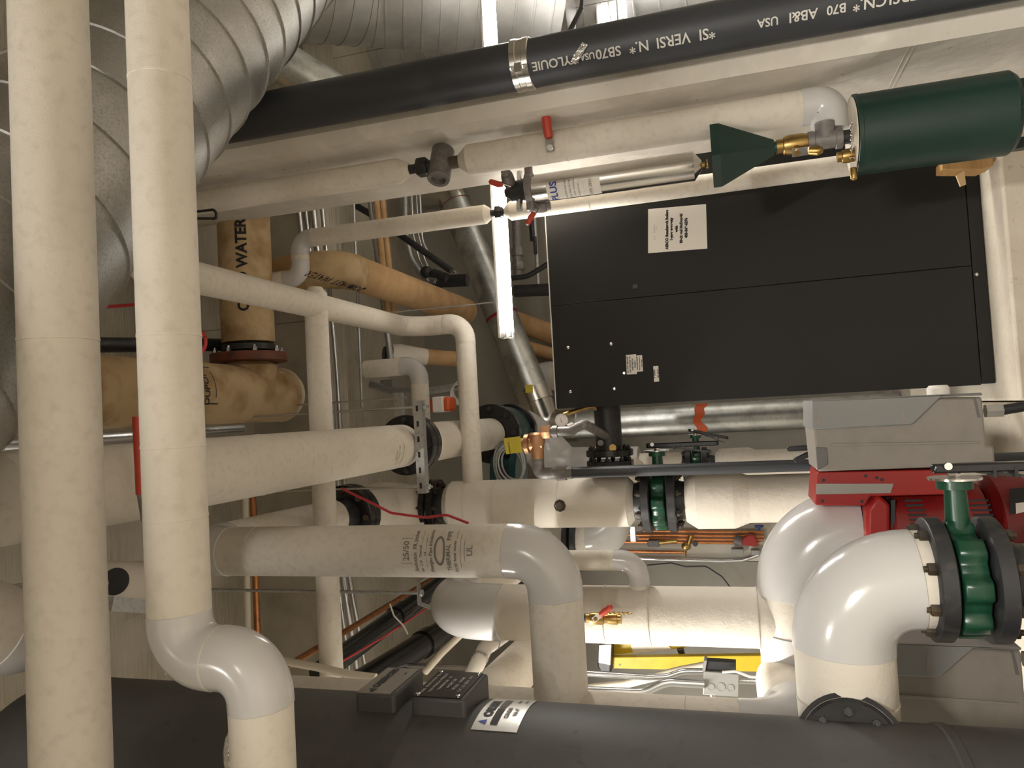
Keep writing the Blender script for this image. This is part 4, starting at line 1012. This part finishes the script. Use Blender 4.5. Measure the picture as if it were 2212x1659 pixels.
# ------------------------------------------------------------------ ducts
def spiral(name, label, pts, br, R, m, pitch, group='galvanised ducts', rib=.008, root=None, n=56):
    """duct with a raised locked seam every pitch metres"""
    path = rounded(pts, br); t = root or thing(name, label, 'duct', pts[0], group)
    L = [0.]
    for a, b in zip(path, path[1:]): L.append(L[-1] + (b - a).length)
    def at(s):
        for i in range(len(path) - 1):
            if s <= L[i + 1] or i == len(path) - 2:
                u = (s - L[i]) / max(1e-6, L[i + 1] - L[i]); return path[i].lerp(path[i + 1], min(1, u))
    MB().tube([at(L[-1] * k / 60) for k in range(61)], R, n).build('duct_skin', m, t, smooth=60)
    k = 0; s = pitch * .5
    while s < L[-1] - .01:
        a, b = at(s - .004), at(s + .008); d = (b - a).normalized()
        MB().tube([a - d * .002, a, b, b + d * .002], [R * .999, R + rib, R + rib, R * .999], n, False).build('seam', m, t); s += pitch; k += 1
    return t
s_ = .93
ax0 = V((.136 * s_, 1.15 * s_, 1.3 + 1.83 * s_)); dd = V((.762, .648, 0))
big = spiral('spiral_duct', 'big dull galvanised duct sweeping across behind the two topmost canvas pipes', [ax0 - dd * 1.9, ax0 + dd * 2.75], [], .30 * s_ + .005, 'galvdull', .17, rib=.006)
YD = 4.3
d1 = P(760, 15, Y=YD); d2 = P(1010, -10, Y=YD)
spiral('spiral_duct', 'ribbed pale duct curving down beyond the pier behind the strip light', [P(540, -110, Y=YD - .5), P(800, -80, Y=YD), P(1200, -40, Y=YD + .5)], [.5], rad(330, d1), 'galvwhite', .115, rib=.006)
u0, u1 = P(560, 105, Y=3.4), P(740, 215, Y=3.7)
spiral('spiral_duct', 'short shiny duct stub between the big duct and the pier', [u0 - (u1 - u0) * .6, u1], [], rad(92, u0), 'galv', .6)
pd = P(1390, -10, Y=6.2)
spiral('spiral_duct', 'far upright pale duct in the lit room beyond the pier', [V((pd.x + .25, 6.6, 4.4)), V((pd.x + .25, 6.6, .0))], [], .3, 'galvwhite', .22)
UH = thing('unit_heater', 'hanging grey unit heater box beyond the pier beside the ribbed duct', 'heater', P(1190, 40, Y=5.2))
q = [P(x, y, Y=5.2) for x, y in ((1146, 0), (1152, 74), (1222, 72), (1226, 60), (1218, 0), (1218, -60), (1146, -60))]
MB().prism(q, (0, .45, 0)).build('casing', 'boxgrey', UH, .008)
MB().tube([P(1150, 75, Y=5.25), P(1176, 82, Y=5.3)], .035, 8).build('bracket', 'black', UH)
MB().tube([P(1228, 72, Y=5.2), P(1256, 18, Y=5.2), P(1262, -30, Y=5.3)], .018, 10).build('brace', 'black', UH)
m = MB(); m.bar(P(1354, 52, Y=5.9), P(1330, -20, Y=5.9), .05, .04)
FL2 = strip_light('slanting bright strip right of the pier, farthest lit lamp in the corner gap', P(1352, 50, Y=5.6).x, P(1352, 50, Y=5.6).x + 1.2, 5.6, P(1349, 50, Y=5.6).z, power=14)

# ================================================================== overhead and background
YC = 3.5
pc = P(530, 570, Y=YC); rC = rad(116, pc, 560); zC = pc.z
xc0, xc1 = P(530, 741, Y=YC).x, P(530, 380, Y=YC).x + .5
CW = pipe('lagged_pipe', 'fat stained brown pipe stencilled COLD WATER high at the back', 'pipe', [(xc1, YC, zC), (xc0, YC, zC)], rC, jm='oldcanvas', group='old brown lagged pipes', jname='lagging')
dn = CAM - pc; dn.x = 0
letter(CW, [('COLD WATER', .077, 0, .015)], along((P(512, 586, Y=YC).x, YC, zC), X_, dn, rC, .004), 'ink', name='stencil', bold=.0025)
CF = thing('pipe_flange', 'black and red-brown flanges at the end of the cold water pipe', 'flange', (xc0, YC, zC))
disc(MB(), (xc0 - .03, YC, zC), X_, rC * 1.02, .035).build('flange_disc', 'black', CF)
fo = disc(MB(), (xc0 - .085, YC, zC), X_, rC * 1.45, .05).build('flange_disc', 'redbrown', CF)
bolts(CF, V((xc0 - .055, YC, zC)), X_, rC * 1.25, 8, .014, .03, 'conduit')
zb4 = zC; xb4 = xc0 - .085 - .20
OB = pipe('lagged_pipe', 'stained brown lagged pipe with black label, left of the cold water pipe', 'pipe', [(xb4, 1.6, zb4), (xb4, YC + .28, zb4)], .155, jm='oldcanvas', group='old brown lagged pipes', jname='lagging')
m = MB()
m.lathe((xc0 - .10, YC, zC), -X_, [(0, rC * .75), (.03, rC * 1.05), (.12, rC * .95), (.16, rC * .9)], 40); m.build('tee_lagging', 'oldcanvas', OB)
m = MB(); m.lathe((xb4, YC + .26, zb4), Y_, [(0, .154), (.02, .157), (.06, .14), (.09, .05)], 40); m.build('end_cap', 'canvas2', OB)
oL = V((-.0, -.35, -1)); mp = wrap((xb4, P(452, 822, Z=zb4 - .15).y, zb4), Y_, V((.25, 0, -1)), .155, .003)
m = MB()
def rectp(m, mp, x0, x1, y0, y1):
    k = len(m.v); m.v += [mp(x0, y0), mp(x1, y0), mp(x1, y1), mp(x0, y1)]; m.f.append((k, k + 1, k + 2, k + 3))
for a in ((-.1, .1, .055, .062), (-.1, .1, -.062, -.055), (-.1, -.094, -.06, .06), (.094, .1, -.06, .06)): rectp(m, mp, *a)
m.build('label_border', 'ink', OB, smooth=0)
letter(OB, [('DUPONT', .05, 0, .02), ('____ ___', .035, 0, -.025)], mp, 'ink', name='printed_label', bold=.001)
# domestic hot water
ZH = 3.42; h0 = P(600, 540, Z=ZH); h1 = P(1005, 668, Z=ZH); XH = (h0.x + h1.x) / 2
HW = pipe('lagged_pipe', 'brown pipe stencilled DOM HOT WATER sloping away behind the slim corner pipe', 'pipe', [(XH, 3.83, zC), (XH, 3.83, ZH), (XH, h1.y, ZH)], rad(74, P(800, 600, Z=ZH)), br=.16, em='oldcanvas', jm='brownjacket', group='old brown lagged pipes', jname='lagging')
rh = rad(74, P(800, 600, Z=ZH))
letter(HW, [('DOM HOT WATER', .075, 0, 0)], along((XH, P(715, 580, Z=ZH).y, ZH), -Y_, V((-1, 0, -.35)), rh, .004), 'ink', name='stencil', bold=.001)

def run(name, label, cat, pix, r, m, Y=None, Z=None, br=.1, group=None, n=14):
    q = [P(x, y, Y=Y, Z=Z) for x, y in pix]
    mb = MB().tube(rounded(q, br) if len(q) > 2 else q, r, n)
    return simple(name, label, cat, mb, m, group)
# oblique conduits under the slab
for k, dx in enumerate((0, 17, 36, 58)):
    run('conduit', ['first', 'second', 'third', 'fourth'][k] + ' zinc conduit from the left in the bundle crossing high behind the slim level pipe', 'conduit', [(640 + dx * .9, 410), (684 + dx * .75, 800), (720 + dx * .6, 1250), (742 + dx * .9, 1475)], (.017, .012, .02, .015)[k], 'conduit', Z=3.78, br=.2, group='bundle of zinc conduits')
run('conduit', 'dull steel conduit beside the pair of brown pipes high at the back', 'conduit', [(796, 400), (846, 790)], .024, 'strut', Z=3.72, group='back conduits')
run('thin_pipe', 'left of the paired thin brown pipes high at the back', 'pipe', [(809, 400), (838, 680), (850, 705)], .024, 'brownjacket', Z=3.66, group='paired brown pipes')
run('thin_pipe', 'right of the paired thin brown pipes high at the back', 'pipe', [(822, 400), (851, 680), (875, 715)], .024, 'brownjacket', Z=3.66, group='paired brown pipes')
run('threaded_rod', 'thin dark rod crossing behind the hot water pipe', 'rod', [(763, 420), (782, 880)], .010, 'strut', Z=3.7)
run('steel_brace', 'black steel brace slanting behind the two corner pipes', 'brace', [(770, 445), (800, 462), (975, 585)], .028, 'black', Y=5.6, br=.05)
for k, (dx, r) in enumerate(((0, .03), (14, .014), (24, .014), (31, .014))):
    pts = [(874 + dx, 400), (876 + dx * 1.15, 505), (888 + dx * 1.2, 560), (925 + dx * .6, 612)]
    if k == 3: pts = [(905, 400), (912, 520), (925, 550), (985, 590)]
    run('conduit', ['thick dark cable', 'first thin bright conduit', 'second thin bright conduit', 'bright conduit kicking right'][k] + ' bending behind the flue', 'conduit', pts, r, 'strut' if k == 0 else 'conduit', Y=6.0, br=.25, group='bent conduits behind the flue')
run('black_pipe', 'black pipe stub running down to the flue at the back', 'pipe', [(925, 610), (1010, 605)], .055, 'black', Y=6.2)
V1 = thing('small_valve', 'small dark gate valve hanging among the bent conduits', 'valve', P(930, 590, Y=5.9))
MB().ball(P(921, 588, Y=5.9), .055, 14).build('body', 'black', V1); MB().tube([P(935, 590, Y=5.9), P(965, 600, Y=5.9)], .04, 12).build('bonnet', 'black', V1); MB().tube([P(925, 600, Y=5.85), P(945, 604, Y=5.85)], .012, 8).build('lever', 'conduit', V1)
run('black_pipe', 'dark dropping pipe with union between strip light and boiler', 'pipe', [(1113, 380), (1119, 600)], .04, 'castgrey', Y=6.2)
m = MB(); 
for x, y in ((1118, 545), (1120, 575)): hexnut(m, P(x, y, Y=6.2), X_, .058, .07)
simple('pipe_union', 'dark hexagonal unions on the dropping pipe by the boiler', 'fitting', m, 'castgrey')
run('black_pipe', 'short black upright pipe ending at the boiler corner', 'pipe', [(1112, 629), (1260, 622)], .055, 'black', Y=6.4)
run('cable', 'black cable looping up to the boiler top edge', 'cable', [(1105, 601), (1140, 597), (1200, 560)], .022, 'cable', Y=6.0, br=.2)
run('steel_rod', 'thin grey conduit on the block wall above the boiler', 'conduit', [(1152, 430), (1163, 620)], .018, 'strut', Y=6.5)
run('steel_rod', 'dark pipe with clamp on the block wall right of the light', 'conduit', [(1142, 400), (1152, 520)], .03, 'black', Y=6.5)
BCb = MB(); BCb.box(P(1150, 540, Y=6.45) - V((.05, .05, .05)), P(1165, 520, Y=6.4) + V((.05, .04, .06))); simple('beam_clamp', 'black clamp on the dark pipe above the boiler', 'clamp', BCb, 'black', bevel=.01)
for k, (a, b, r, lab) in enumerate((((1080, 682), (1230, 735), .10, 'upper thick brown pipe between strip light and boiler corner'), ((1080, 733), (1230, 775), .065, 'lower slim brown pipe between strip light and boiler corner'))):
    p0, p1 = P(*a, Y=6.95), P(*b, Y=7.25); simple('lagged_pipe', lab, 'pipe', MB().tube([p0, p1], r, 24), 'brownjacket', 'old brown lagged pipes')
p0 = P(1105, 752, Y=7.0); simple('lagged_pipe', 'stubby capped brown pipe under the slim brown one', 'pipe', MB().lathe(p0, P(1153, 757, Y=7.0) - p0, [(0, .06), (.19, .06), (.21, .048), (.215, .01)], 20), 'brownjacket', 'old brown lagged pipes')
YW = 7.05; a0 = P(1150, 815, Y=YW)
pipe('insulated_pipe', 'far white elbow between the flue and the boiler corner', 'pipe', [(P(1150, 990, Y=YW).x, YW, a0.z), (a0.x, YW, a0.z), (a0.x, YW, .0)], .14, br=[.17], group=PIPES)
YW = 5.5; a0 = P(1055, 800, Y=YW)
# brown/white pipe behind S
a, b = P(845, 765, Y=5.2), P(1010, 778, Y=5.6)
LP = thing('lagged_pipe', 'brown pipe with white wrapped end left of the flue', 'pipe', a, 'old brown lagged pipes')
MB().tube([a.lerp(b, .38), b], .062, 24).build('lagging', 'brownjacket', LP); MB().tube([a, a.lerp(b, .1), a.lerp(b, .3), a.lerp(b, .45)], [.075, .085, .072, .064], 24).build('wrapped_end', 'canvas2', LP)
MB().lathe(a, a - b, [(0, .06), (.05, .06), (.06, .05)], 16).build('end_coupling', 'black', LP)
run('grey_cable', 'grey flexible cable swagging behind the short white bent pipe', 'cable', [(800, 830), (850, 846), (920, 846), (1010, 832)], .03, 'strut', Y=5.4, br=.3)
m = MB()
for k in range(4):
    c = P(992, 852, Y=5.3); m.tube([c + V((.08 * math.cos(t) + .01 * k, .02 * k, .07 * math.sin(t))) for t in [2 * PI * i / 20 for i in range(21)]], .006, 6, False)
simple('wire_coil', 'small coil of pale wire hung beside the orange wrapped bottle', 'wire', m, 'whitewire')
OBt = thing('spray_bottle', 'orange bottle with white band lying behind the overhead line', 'bottle', P(958, 872, Y=5.0))
p0, p1 = P(955, 853, Y=5.0), P(958, 890, Y=5.0)
MB().box(P(972, 888, Y=5.0), P(943, 860, Y=5.15)).build('body', 'orange', OBt, .02); MB().box(P(958, 890, Y=4.99), P(951, 858, Y=5.16)).build('white_band', 'paper', OBt, .01)
MB().tube([P(945, 860, Y=5.05), P(940, 872, Y=5.05)], .012, 8).build('nozzle', 'orange', OBt)
EB = MB(); EB.box(P(848, 843, Y=5.7), P(832, 822, Y=5.8)); EBo = simple('junction_box', 'tiny grey switch box on the far wall behind the trapeze rods', 'box', EB, 'boxgrey', bevel=.005)
CC = MB()
for k in range(6):
    c = P(1098 + k * 1.5, 1003, Y=4.6) + V((0, 0, 0)); CC.tube([c + V(((.16 - .012 * k) * math.cos(t), .04 * math.sin(t + k), (.11 - .008 * k) * math.sin(t))) for t in [2 * PI * i / 24 for i in range(25)]], .007, 6, False)
simple('cable_coil', 'coil of grey cable hung behind the thin stepped pipe', 'cable', CC, 'strut')
DV = thing('gate_valve', 'dark green valve low behind the cable coil', 'valve', P(1105, 1025, Y=4.9), 'green flanged valves')
MB().lathe(P(1070, 1020, Y=4.9), P(1135, 1020, Y=4.9) - P(1070, 1020, Y=4.9), [(0, .13), (.05, .13), (.06, .09), (.13, .11), (.14, .16), (.19, .16)], 32).build('body', 'teal', DV)
MB().box(P(1100, 1036, Y=4.75), P(1075, 1008, Y=4.8)).build('flange_ear', 'black', DV)

# left foreground ceiling area
run('conduit', 'cream conduit beside the copper pipe under the slab at left', 'conduit', [(527, 960), (536, 1390)], .02, 'creampipe', Z=4.2, group='left ceiling lines')
run('copper_pipe', 'copper pipe crossing under the slab above the grey tank', 'pipe', [(542, 960), (557, 1390)], .02, 'copper', Z=4.2, group='copper pipes')
run('copper_pipe', 'copper pipe slanting back over the black drain pipes', 'pipe', [(600, 1452), (935, 1250)], .018, 'copper', Z=3.55, group='copper pipes')
for a, b, r, lab in (((690, 1455), (960, 1255), .055, 'upper black plastic drain pipe slanting back behind the domed header'), ((760, 1490), (1010, 1330), .075, 'lower black plastic drain pipe slanting back above the label brackets')):
    q0, q1_ = P(*a, Z=3.2), P(*b, Z=3.2); t = thing('drain_pipe', lab, 'pipe', q0, 'black plastic drains'); MB().tube([q0, q1_], r, 28).build('barrel', 'blackgloss', t)
    d = (q1_ - q0).normalized(); c = q0.lerp(q1_, .55); MB().tube([c - d * .06, c + d * .06], r * 1.14, 28).build('coupling', 'blackgloss', t)
run('wire', 'red wire strung behind the domed canvas header', 'wire', [(728, 1435), (830, 1375), (925, 1312)], .005, 'redwire', Z=3.1, br=.05)
run('wire', 'thin white wire dangling above the lower black drain', 'wire', [(842, 1304), (851, 1330), (872, 1352), (881, 1370)], .004, 'whitewire', Y=3.4, br=.02)
run('conduit', 'cream flexible conduit rising beside the first name plate bracket', 'conduit', [(918, 1452), (955, 1410), (1015, 1352)], .016, 'creampipe', Y=3.2, br=.2, group='cream flexible conduits')
run('conduit', 'cream flexible conduit lying over the riser top left of the brackets', 'conduit', [(615, 1428), (680, 1440), (760, 1458), (812, 1464)], .018, 'creampipe', Y=2.95, br=.3, group='cream flexible conduits')
wb_ = [P(1018, 1462, Y=3.3), P(1033, 1430, Y=3.35), P(1048, 1400, Y=3.5), P(1090, 1372, Y=3.9)]
WP = thing('wrapped_pipe', 'small white wrapped pipe with foil bands behind the black name plate', 'pipe', wb_[0])
MB().tube(rounded(wb_, .08), rad(34, wb_[1]), 20).build('wrap', 'paper', WP)
for i in (0, 1):
    c = wb_[1].lerp(wb_[2], .2 + .0 * i) if i == 0 else wb_[2].lerp(wb_[3], .35); d = (wb_[2] - wb_[1]).normalized() if i == 0 else (wb_[3] - wb_[2]).normalized()
    MB().tube([c - d * .012, c + d * .012], rad(37, wb_[1]), 20, False).build('foil_band', 'foil', WP)
a, b = P(1068, 1500, Y=2.75), P(1180, 1375, Y=3.9)
simple('insulated_pipe', 'slanting canvas pipe behind the printed pipe where it turns left', 'pipe', MB().tube([a + (a - b) * .25, b], rad(92, a.lerp(b, .4)), 32), 'canvas', PIPES)
run('conduit', 'level zinc conduit run behind the black name plate bracket', 'conduit', [(870, 1437), (1180, 1450)], .014, 'conduit', Y=3.9, group='zinc conduits by the ladder')
run('conduit', 'upper zinc conduit rising into the grey junction box', 'conduit', [(1240, 1453), (1400, 1463), (1440, 1462), (1475, 1450), (1522, 1450)], .014, 'conduit', Y=3.55, br=.15, group='zinc conduits by the ladder')
run('conduit', 'lower thicker zinc conduit bending into the grey junction box', 'conduit', [(1240, 1490), (1390, 1496), (1440, 1473), (1522, 1478)], .019, 'conduit', Y=3.5, br=.15, group='zinc conduits by the ladder')
run('conduit', 'zinc conduit leaving the grey junction box toward the floor', 'conduit', [(1594, 1470), (1720, 1474)], .015, 'conduit', Y=3.6, group='zinc conduits by the ladder')
run('conduit', 'cream conduit slanting across in front of the yellow ladder', 'conduit', [(1240, 1490), (1350, 1478), (1470, 1448), (1535, 1436)], .020, 'creampipe', Y=3.75, br=.2, group='cream flexible conduits')
JB = thing('junction_box', 'grey steel junction box with open side and knockouts below the yellow ladder', 'box', P(1597, 1470, Y=3.5))
q = [P(x, y, Y=3.5) for x, y in ((1518, 1501), (1596, 1506), (1597, 1456), (1520, 1450))]; MB().prism(q, (0, .05, 0)).build('box_front', 'boxgrey', JB, .004)
q = [P(x, y, Y=3.5) for x, y in ((1520, 1450), (1590, 1455), (1590, 1434), (1524, 1430))]; MB().prism([p + V((0, .012, 0)) for p in q], (0, .05, 0)).build('open_side', 'ink', JB)
q = [P(x, y, Y=3.5) for x, y in ((1517, 1452), (1523, 1452), (1527, 1428), (1521, 1428))]; MB().prism([p + V((0, .005, 0)) for p in q], (0, .07, 0)).build('box_rim', 'boxgrey', JB)
for x, y, r in ((1536, 1484, .016), (1557, 1484, .019), (1578, 1486, .016)):
    c = P(x, y, Y=3.499); m = MB(); m.lathe(c, -Y_, [(-.002, r), (.0012, r), (.0012, r * .9), (.0002, r * .9)], 24); m.build('knockout', 'boxgrey', JB)
MB().tube([P(1539, 1500, Y=3.52), P(1540, 1512, Y=3.52)], .014, 12).build('connector', 'conduit', JB)
run('wire', 'loose white wires trailing from the open junction box', 'wire', [(1560, 1452), (1590, 1450), (1620, 1462), (1670, 1465)], .006, 'whitewire', Y=3.48, br=.05)
LA = thing('step_ladder', 'folded yellow fibreglass ladder with worn black foot behind the tall header', 'ladder', P(1640, 1430, Y=4.4), )
def rail(pix, Y, m='yellow', d=.05): return MB().prism([P(x, y, Y=Y) for x, y in pix], (0, d, 0))
rail([(1322, 1420), (1322, 1444), (1650, 1452), (1652, 1416)], 4.4).build('rail', 'yellow', LA, .004)
rail([(1322, 1392), (1322, 1416), (1480, 1400), (1480, 1380)], 4.5).build('rail', 'yellow', LA, .004)
rail([(1292, 1392), (1290, 1440), (1297, 1452), (1320, 1455), (1322, 1390)], 4.36, d=.10).build('foot_cap', 'black', LA, .01)
rail([(1293, 1393), (1292, 1432), (1319, 1438), (1321, 1391)], 4.352, d=.02).build('worn_shoe_plate', 'strut', LA, .004)
rail([(1362, 1393), (1368, 1410), (1450, 1402), (1440, 1390)], 4.49, d=.004).build('label', 'paper', LA)
for x, y in ((1325, 1436), (1339, 1436)): MB().lathe(P(x, y, Y=4.4), -Y_, [(0, .007), (.004, .006)], 10).build('rivet', 'chrome', LA)
rail([(1462, 1404), (1470, 1420), (1480, 1420), (1474, 1402)], 4.47).build('spreader', 'black', LA)

# pale panel with copper lines on the far left wall
YB_ = 6.45
q = [P(x, y, Y=YB_) for x, y in ((1180, 1207), (1720, 1213), (1720, 1090), (1180, 1085))]
simple('backing_board', 'pale painted board on the far wall behind the copper lines', 'board', MB().prism(q, (0, .04, 0)), 'wallpale')
q = [P(x, y, Y=6.55) for x, y in ((1150, 1560), (1720, 1560), (1720, 1214), (1150, 1208))]
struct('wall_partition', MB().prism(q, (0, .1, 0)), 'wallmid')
for k, (y, x0, x1) in enumerate(((1147, 1390, 1650), (1155, 1300, 1650), (1163, 1380, 1650), (1170, 1290, 1640), (1190, 1300, 1478))):
    run('copper_pipe', ['first', 'second', 'third', 'fourth', 'lowest and shortest'][k] + ' thin copper line down from the top of the pale board', 'pipe', [(x0, y), (x1, y + 3)], .0125, 'copper', Y=YB_ - .05, group='copper pipes')
run('conduit', 'zinc conduit along the lower edge of the pale board', 'conduit', [(1300, 1204), (1560, 1212), (1605, 1210), (1640, 1198)], .016, 'conduit', Y=YB_ - .03, br=.15)
AC = thing('valve_actuator', 'dark grey actuator block with brass valve on the copper lines', 'valve', P(1412, 1175, Y=6.3))
MB().box(P(1424, 1182, Y=6.33), P(1400, 1165, Y=6.39)).build('actuator', 'ctrldark', AC, .006); MB().tube([P(1424, 1172, Y=6.36), P(1462, 1168, Y=6.36)], .02, 12).build('brass_body', 'brass', AC)
RG = thing('pressure_regulator', 'small brass regulator with gauge on the lowest copper line', 'regulator', P(1482, 1185, Y=6.3))
MB().ball(P(1482, 1180, Y=6.32), .035, 14, (1, .8, 1.1)).build('body', 'brass', RG); MB().lathe(P(1502, 1174, Y=6.3), -Y_, [(-.02, .022), (.015, .022)], 16).build('gauge', 'black', RG); MB().tube([P(1482, 1186, Y=6.32), P(1482, 1202, Y=6.32)], .008, 8).build('tail', 'brass', RG); MB().tube([P(1486, 1178, Y=6.32), P(1493, 1156, Y=6.32)], .02, 12).build('bonnet', 'brass', RG)
RA = thing('zone_valve', 'bright red capped zone valve with grey boxes on the pale board', 'valve', P(1620, 1190, Y=6.3))
MB().prism([P(x, y, Y=6.28) for x, y in ((1603, 1178), (1634, 1181), (1636, 1166), (1628, 1156), (1616, 1156), (1604, 1164))], (0, .08, 0)).build('red_cap', 'red', RA, .006)
MB().box(P(1607, 1199, Y=6.33), P(1580, 1182, Y=6.42)).build('grey_box', 'boxgrey', RA, .004); MB().box(P(1642, 1199, Y=6.33), P(1622, 1184, Y=6.42)).build('grey_box', 'boxgrey', RA, .004); MB().tube([P(1586, 1165, Y=6.36), P(1603, 1170, Y=6.36)], .04, 12).build('body', 'ctrldark', RA)
BH = MB(); BH.tube([P(1640, 1136, Y=6.3), P(1640, 1146, Y=6.3)], .01, 8); BH.lathe(P(1640, 1138, Y=6.3), X_, [(0, .035), (.012, .035)], 12); simple('needle_valve', 'blue hand wheel above the red zone valve', 'valve', BH, 'blue')
run('wire', 'dark wire sagging across the wall below the pale board', 'wire', [(1398, 1221), (1450, 1216), (1480, 1224), (1525, 1223), (1560, 1246), (1582, 1275)], .006, 'cable', Y=6.3, br=.08)
YQ = 5.2; a = P(1290, 1168, Y=YQ)
WE = pipe('insulated_pipe', 'small far white elbow peeking out under the large canvas riser', 'pipe', [(P(1262, 1168, Y=YQ).x, YQ, P(1250, 1168, Y=YQ).z), (a.x, YQ, P(1312, 1168, Y=YQ).z), (P(1312, 1100, Y=YQ).x + .3, YQ + .3, P(1350, 1100, Y=YQ).z)], .13, br=[.14], em='pvc', group=PIPES)
GV = thing('check_valve', 'black and grey flanged valve left of the small far white elbow', 'valve', P(1232, 1168, Y=YQ), 'green flanged valves')
for x in (1228, 1244): disc(MB(), (P(x, 1168, Y=YQ).x, YQ, P(x, 1168, Y=YQ).z), Z_, .17, .035).build('flange', 'black', GV)
st_ = MB(); st_.box(P(1373, 1170, Y=5.6), P(1362, 1136, Y=5.64)); simple('strut_post', 'short bright strut end beneath the large canvas riser', 'strut', st_, 'conduit')

# handle behind the second pipe, wires
hv = P(310, 1105, Y=1.62); h2 = P(296, 900, Y=1.62)
BH2 = thing('lever_valve', 'long red lever handle peeking out behind the second level pipe', 'handle', h2)
MB().tube([P(303, 1068, Y=1.55), P(296, 900, Y=1.55)], [.011, .012], 12).build('grip', 'redvinyl', BH2); MB().tube([P(312, 1118, Y=1.55), P(303, 1064, Y=1.55)], .009, 8).build('lever', 'castgrey', BH2)
MB().tube([P(312, 1118, Y=1.55), P(345, 1118, Y=1.55)], .014, 12).build('stem', 'castgrey', BH2)
run('wire', 'red wire draped from the overhead line to the large canvas riser', 'wire', [(738, 1055), (790, 1080), (845, 1108), (880, 1113), (920, 1118), (965, 1112), (1012, 1130)], .006, 'redwire', Y=3.2, br=.06)
run('wire', 'red wire crossing in the gap between the two topmost pipes', 'wire', [(215, 664), (290, 658), (330, 650), (440, 720), (448, 745), (432, 765)], .007, 'redwire', Y=2.4, br=.05)
run('wire', 'dark wire loop hanging over the upper pier pipe', 'wire', [(418, 458), (460, 453), (476, 463), (465, 472), (418, 472)], .005, 'cable', Y=2.3, br=.02)
run('steel_angle', 'dark steel channel crossing behind the brown lagged pipe', 'beam', [(180, 745), (480, 745)], .035, 'black', Z=4.0)
run('conduit', 'bright zinc conduit above the big overhead line at left', 'conduit', [(0, 962), (320, 940), (520, 925)], .024, 'conduit', Z=3.5, br=.3)
# old pale pipe between the two topmost pipes
a, b = P(215, 1258, Z=3.6), P(345, 1252, Z=3.6)
OP = thing('lagged_pipe', 'old pale pipe with black oval sticker between the two topmost pipes', 'pipe', a, 'old brown lagged pipes')
MB().tube([a - (b - a) * .6, b], rad(84, a.lerp(b, .5)), 28).build('lagging', 'canvas2', OP)
c = P(249, 1256, Z=3.6 - rad(84, a) - .01); m = MB(); m.lathe(c, V((0, -.4, -1)), [(0, .05), (.003, .05)], 24); m.build('oval_sticker', 'ink', OP)
PS = MB(); q0, q1_ = P(236, 1304, Z=3.45), P(318, 1310, Z=3.45); PS.bar(q0, q1_, .05, .03)
simple('pipe_strut', 'zinc strut under the old pale pipe between the topmost pipes', 'strut', PS, 'strut')
a = P(-60, 1230, Z=3.7); b = P(80, 1190, Z=3.7)
# pale pipes left of the top pipe
pipe('insulated_pipe', 'pale elbow of a high pipe at the extreme left edge', 'pipe', [P(-120, 1330, Z=3.3), P(18, 1365, Z=3.3), P(150, 1310, Z=3.3)], .12, br=[.1], group=PIPES)
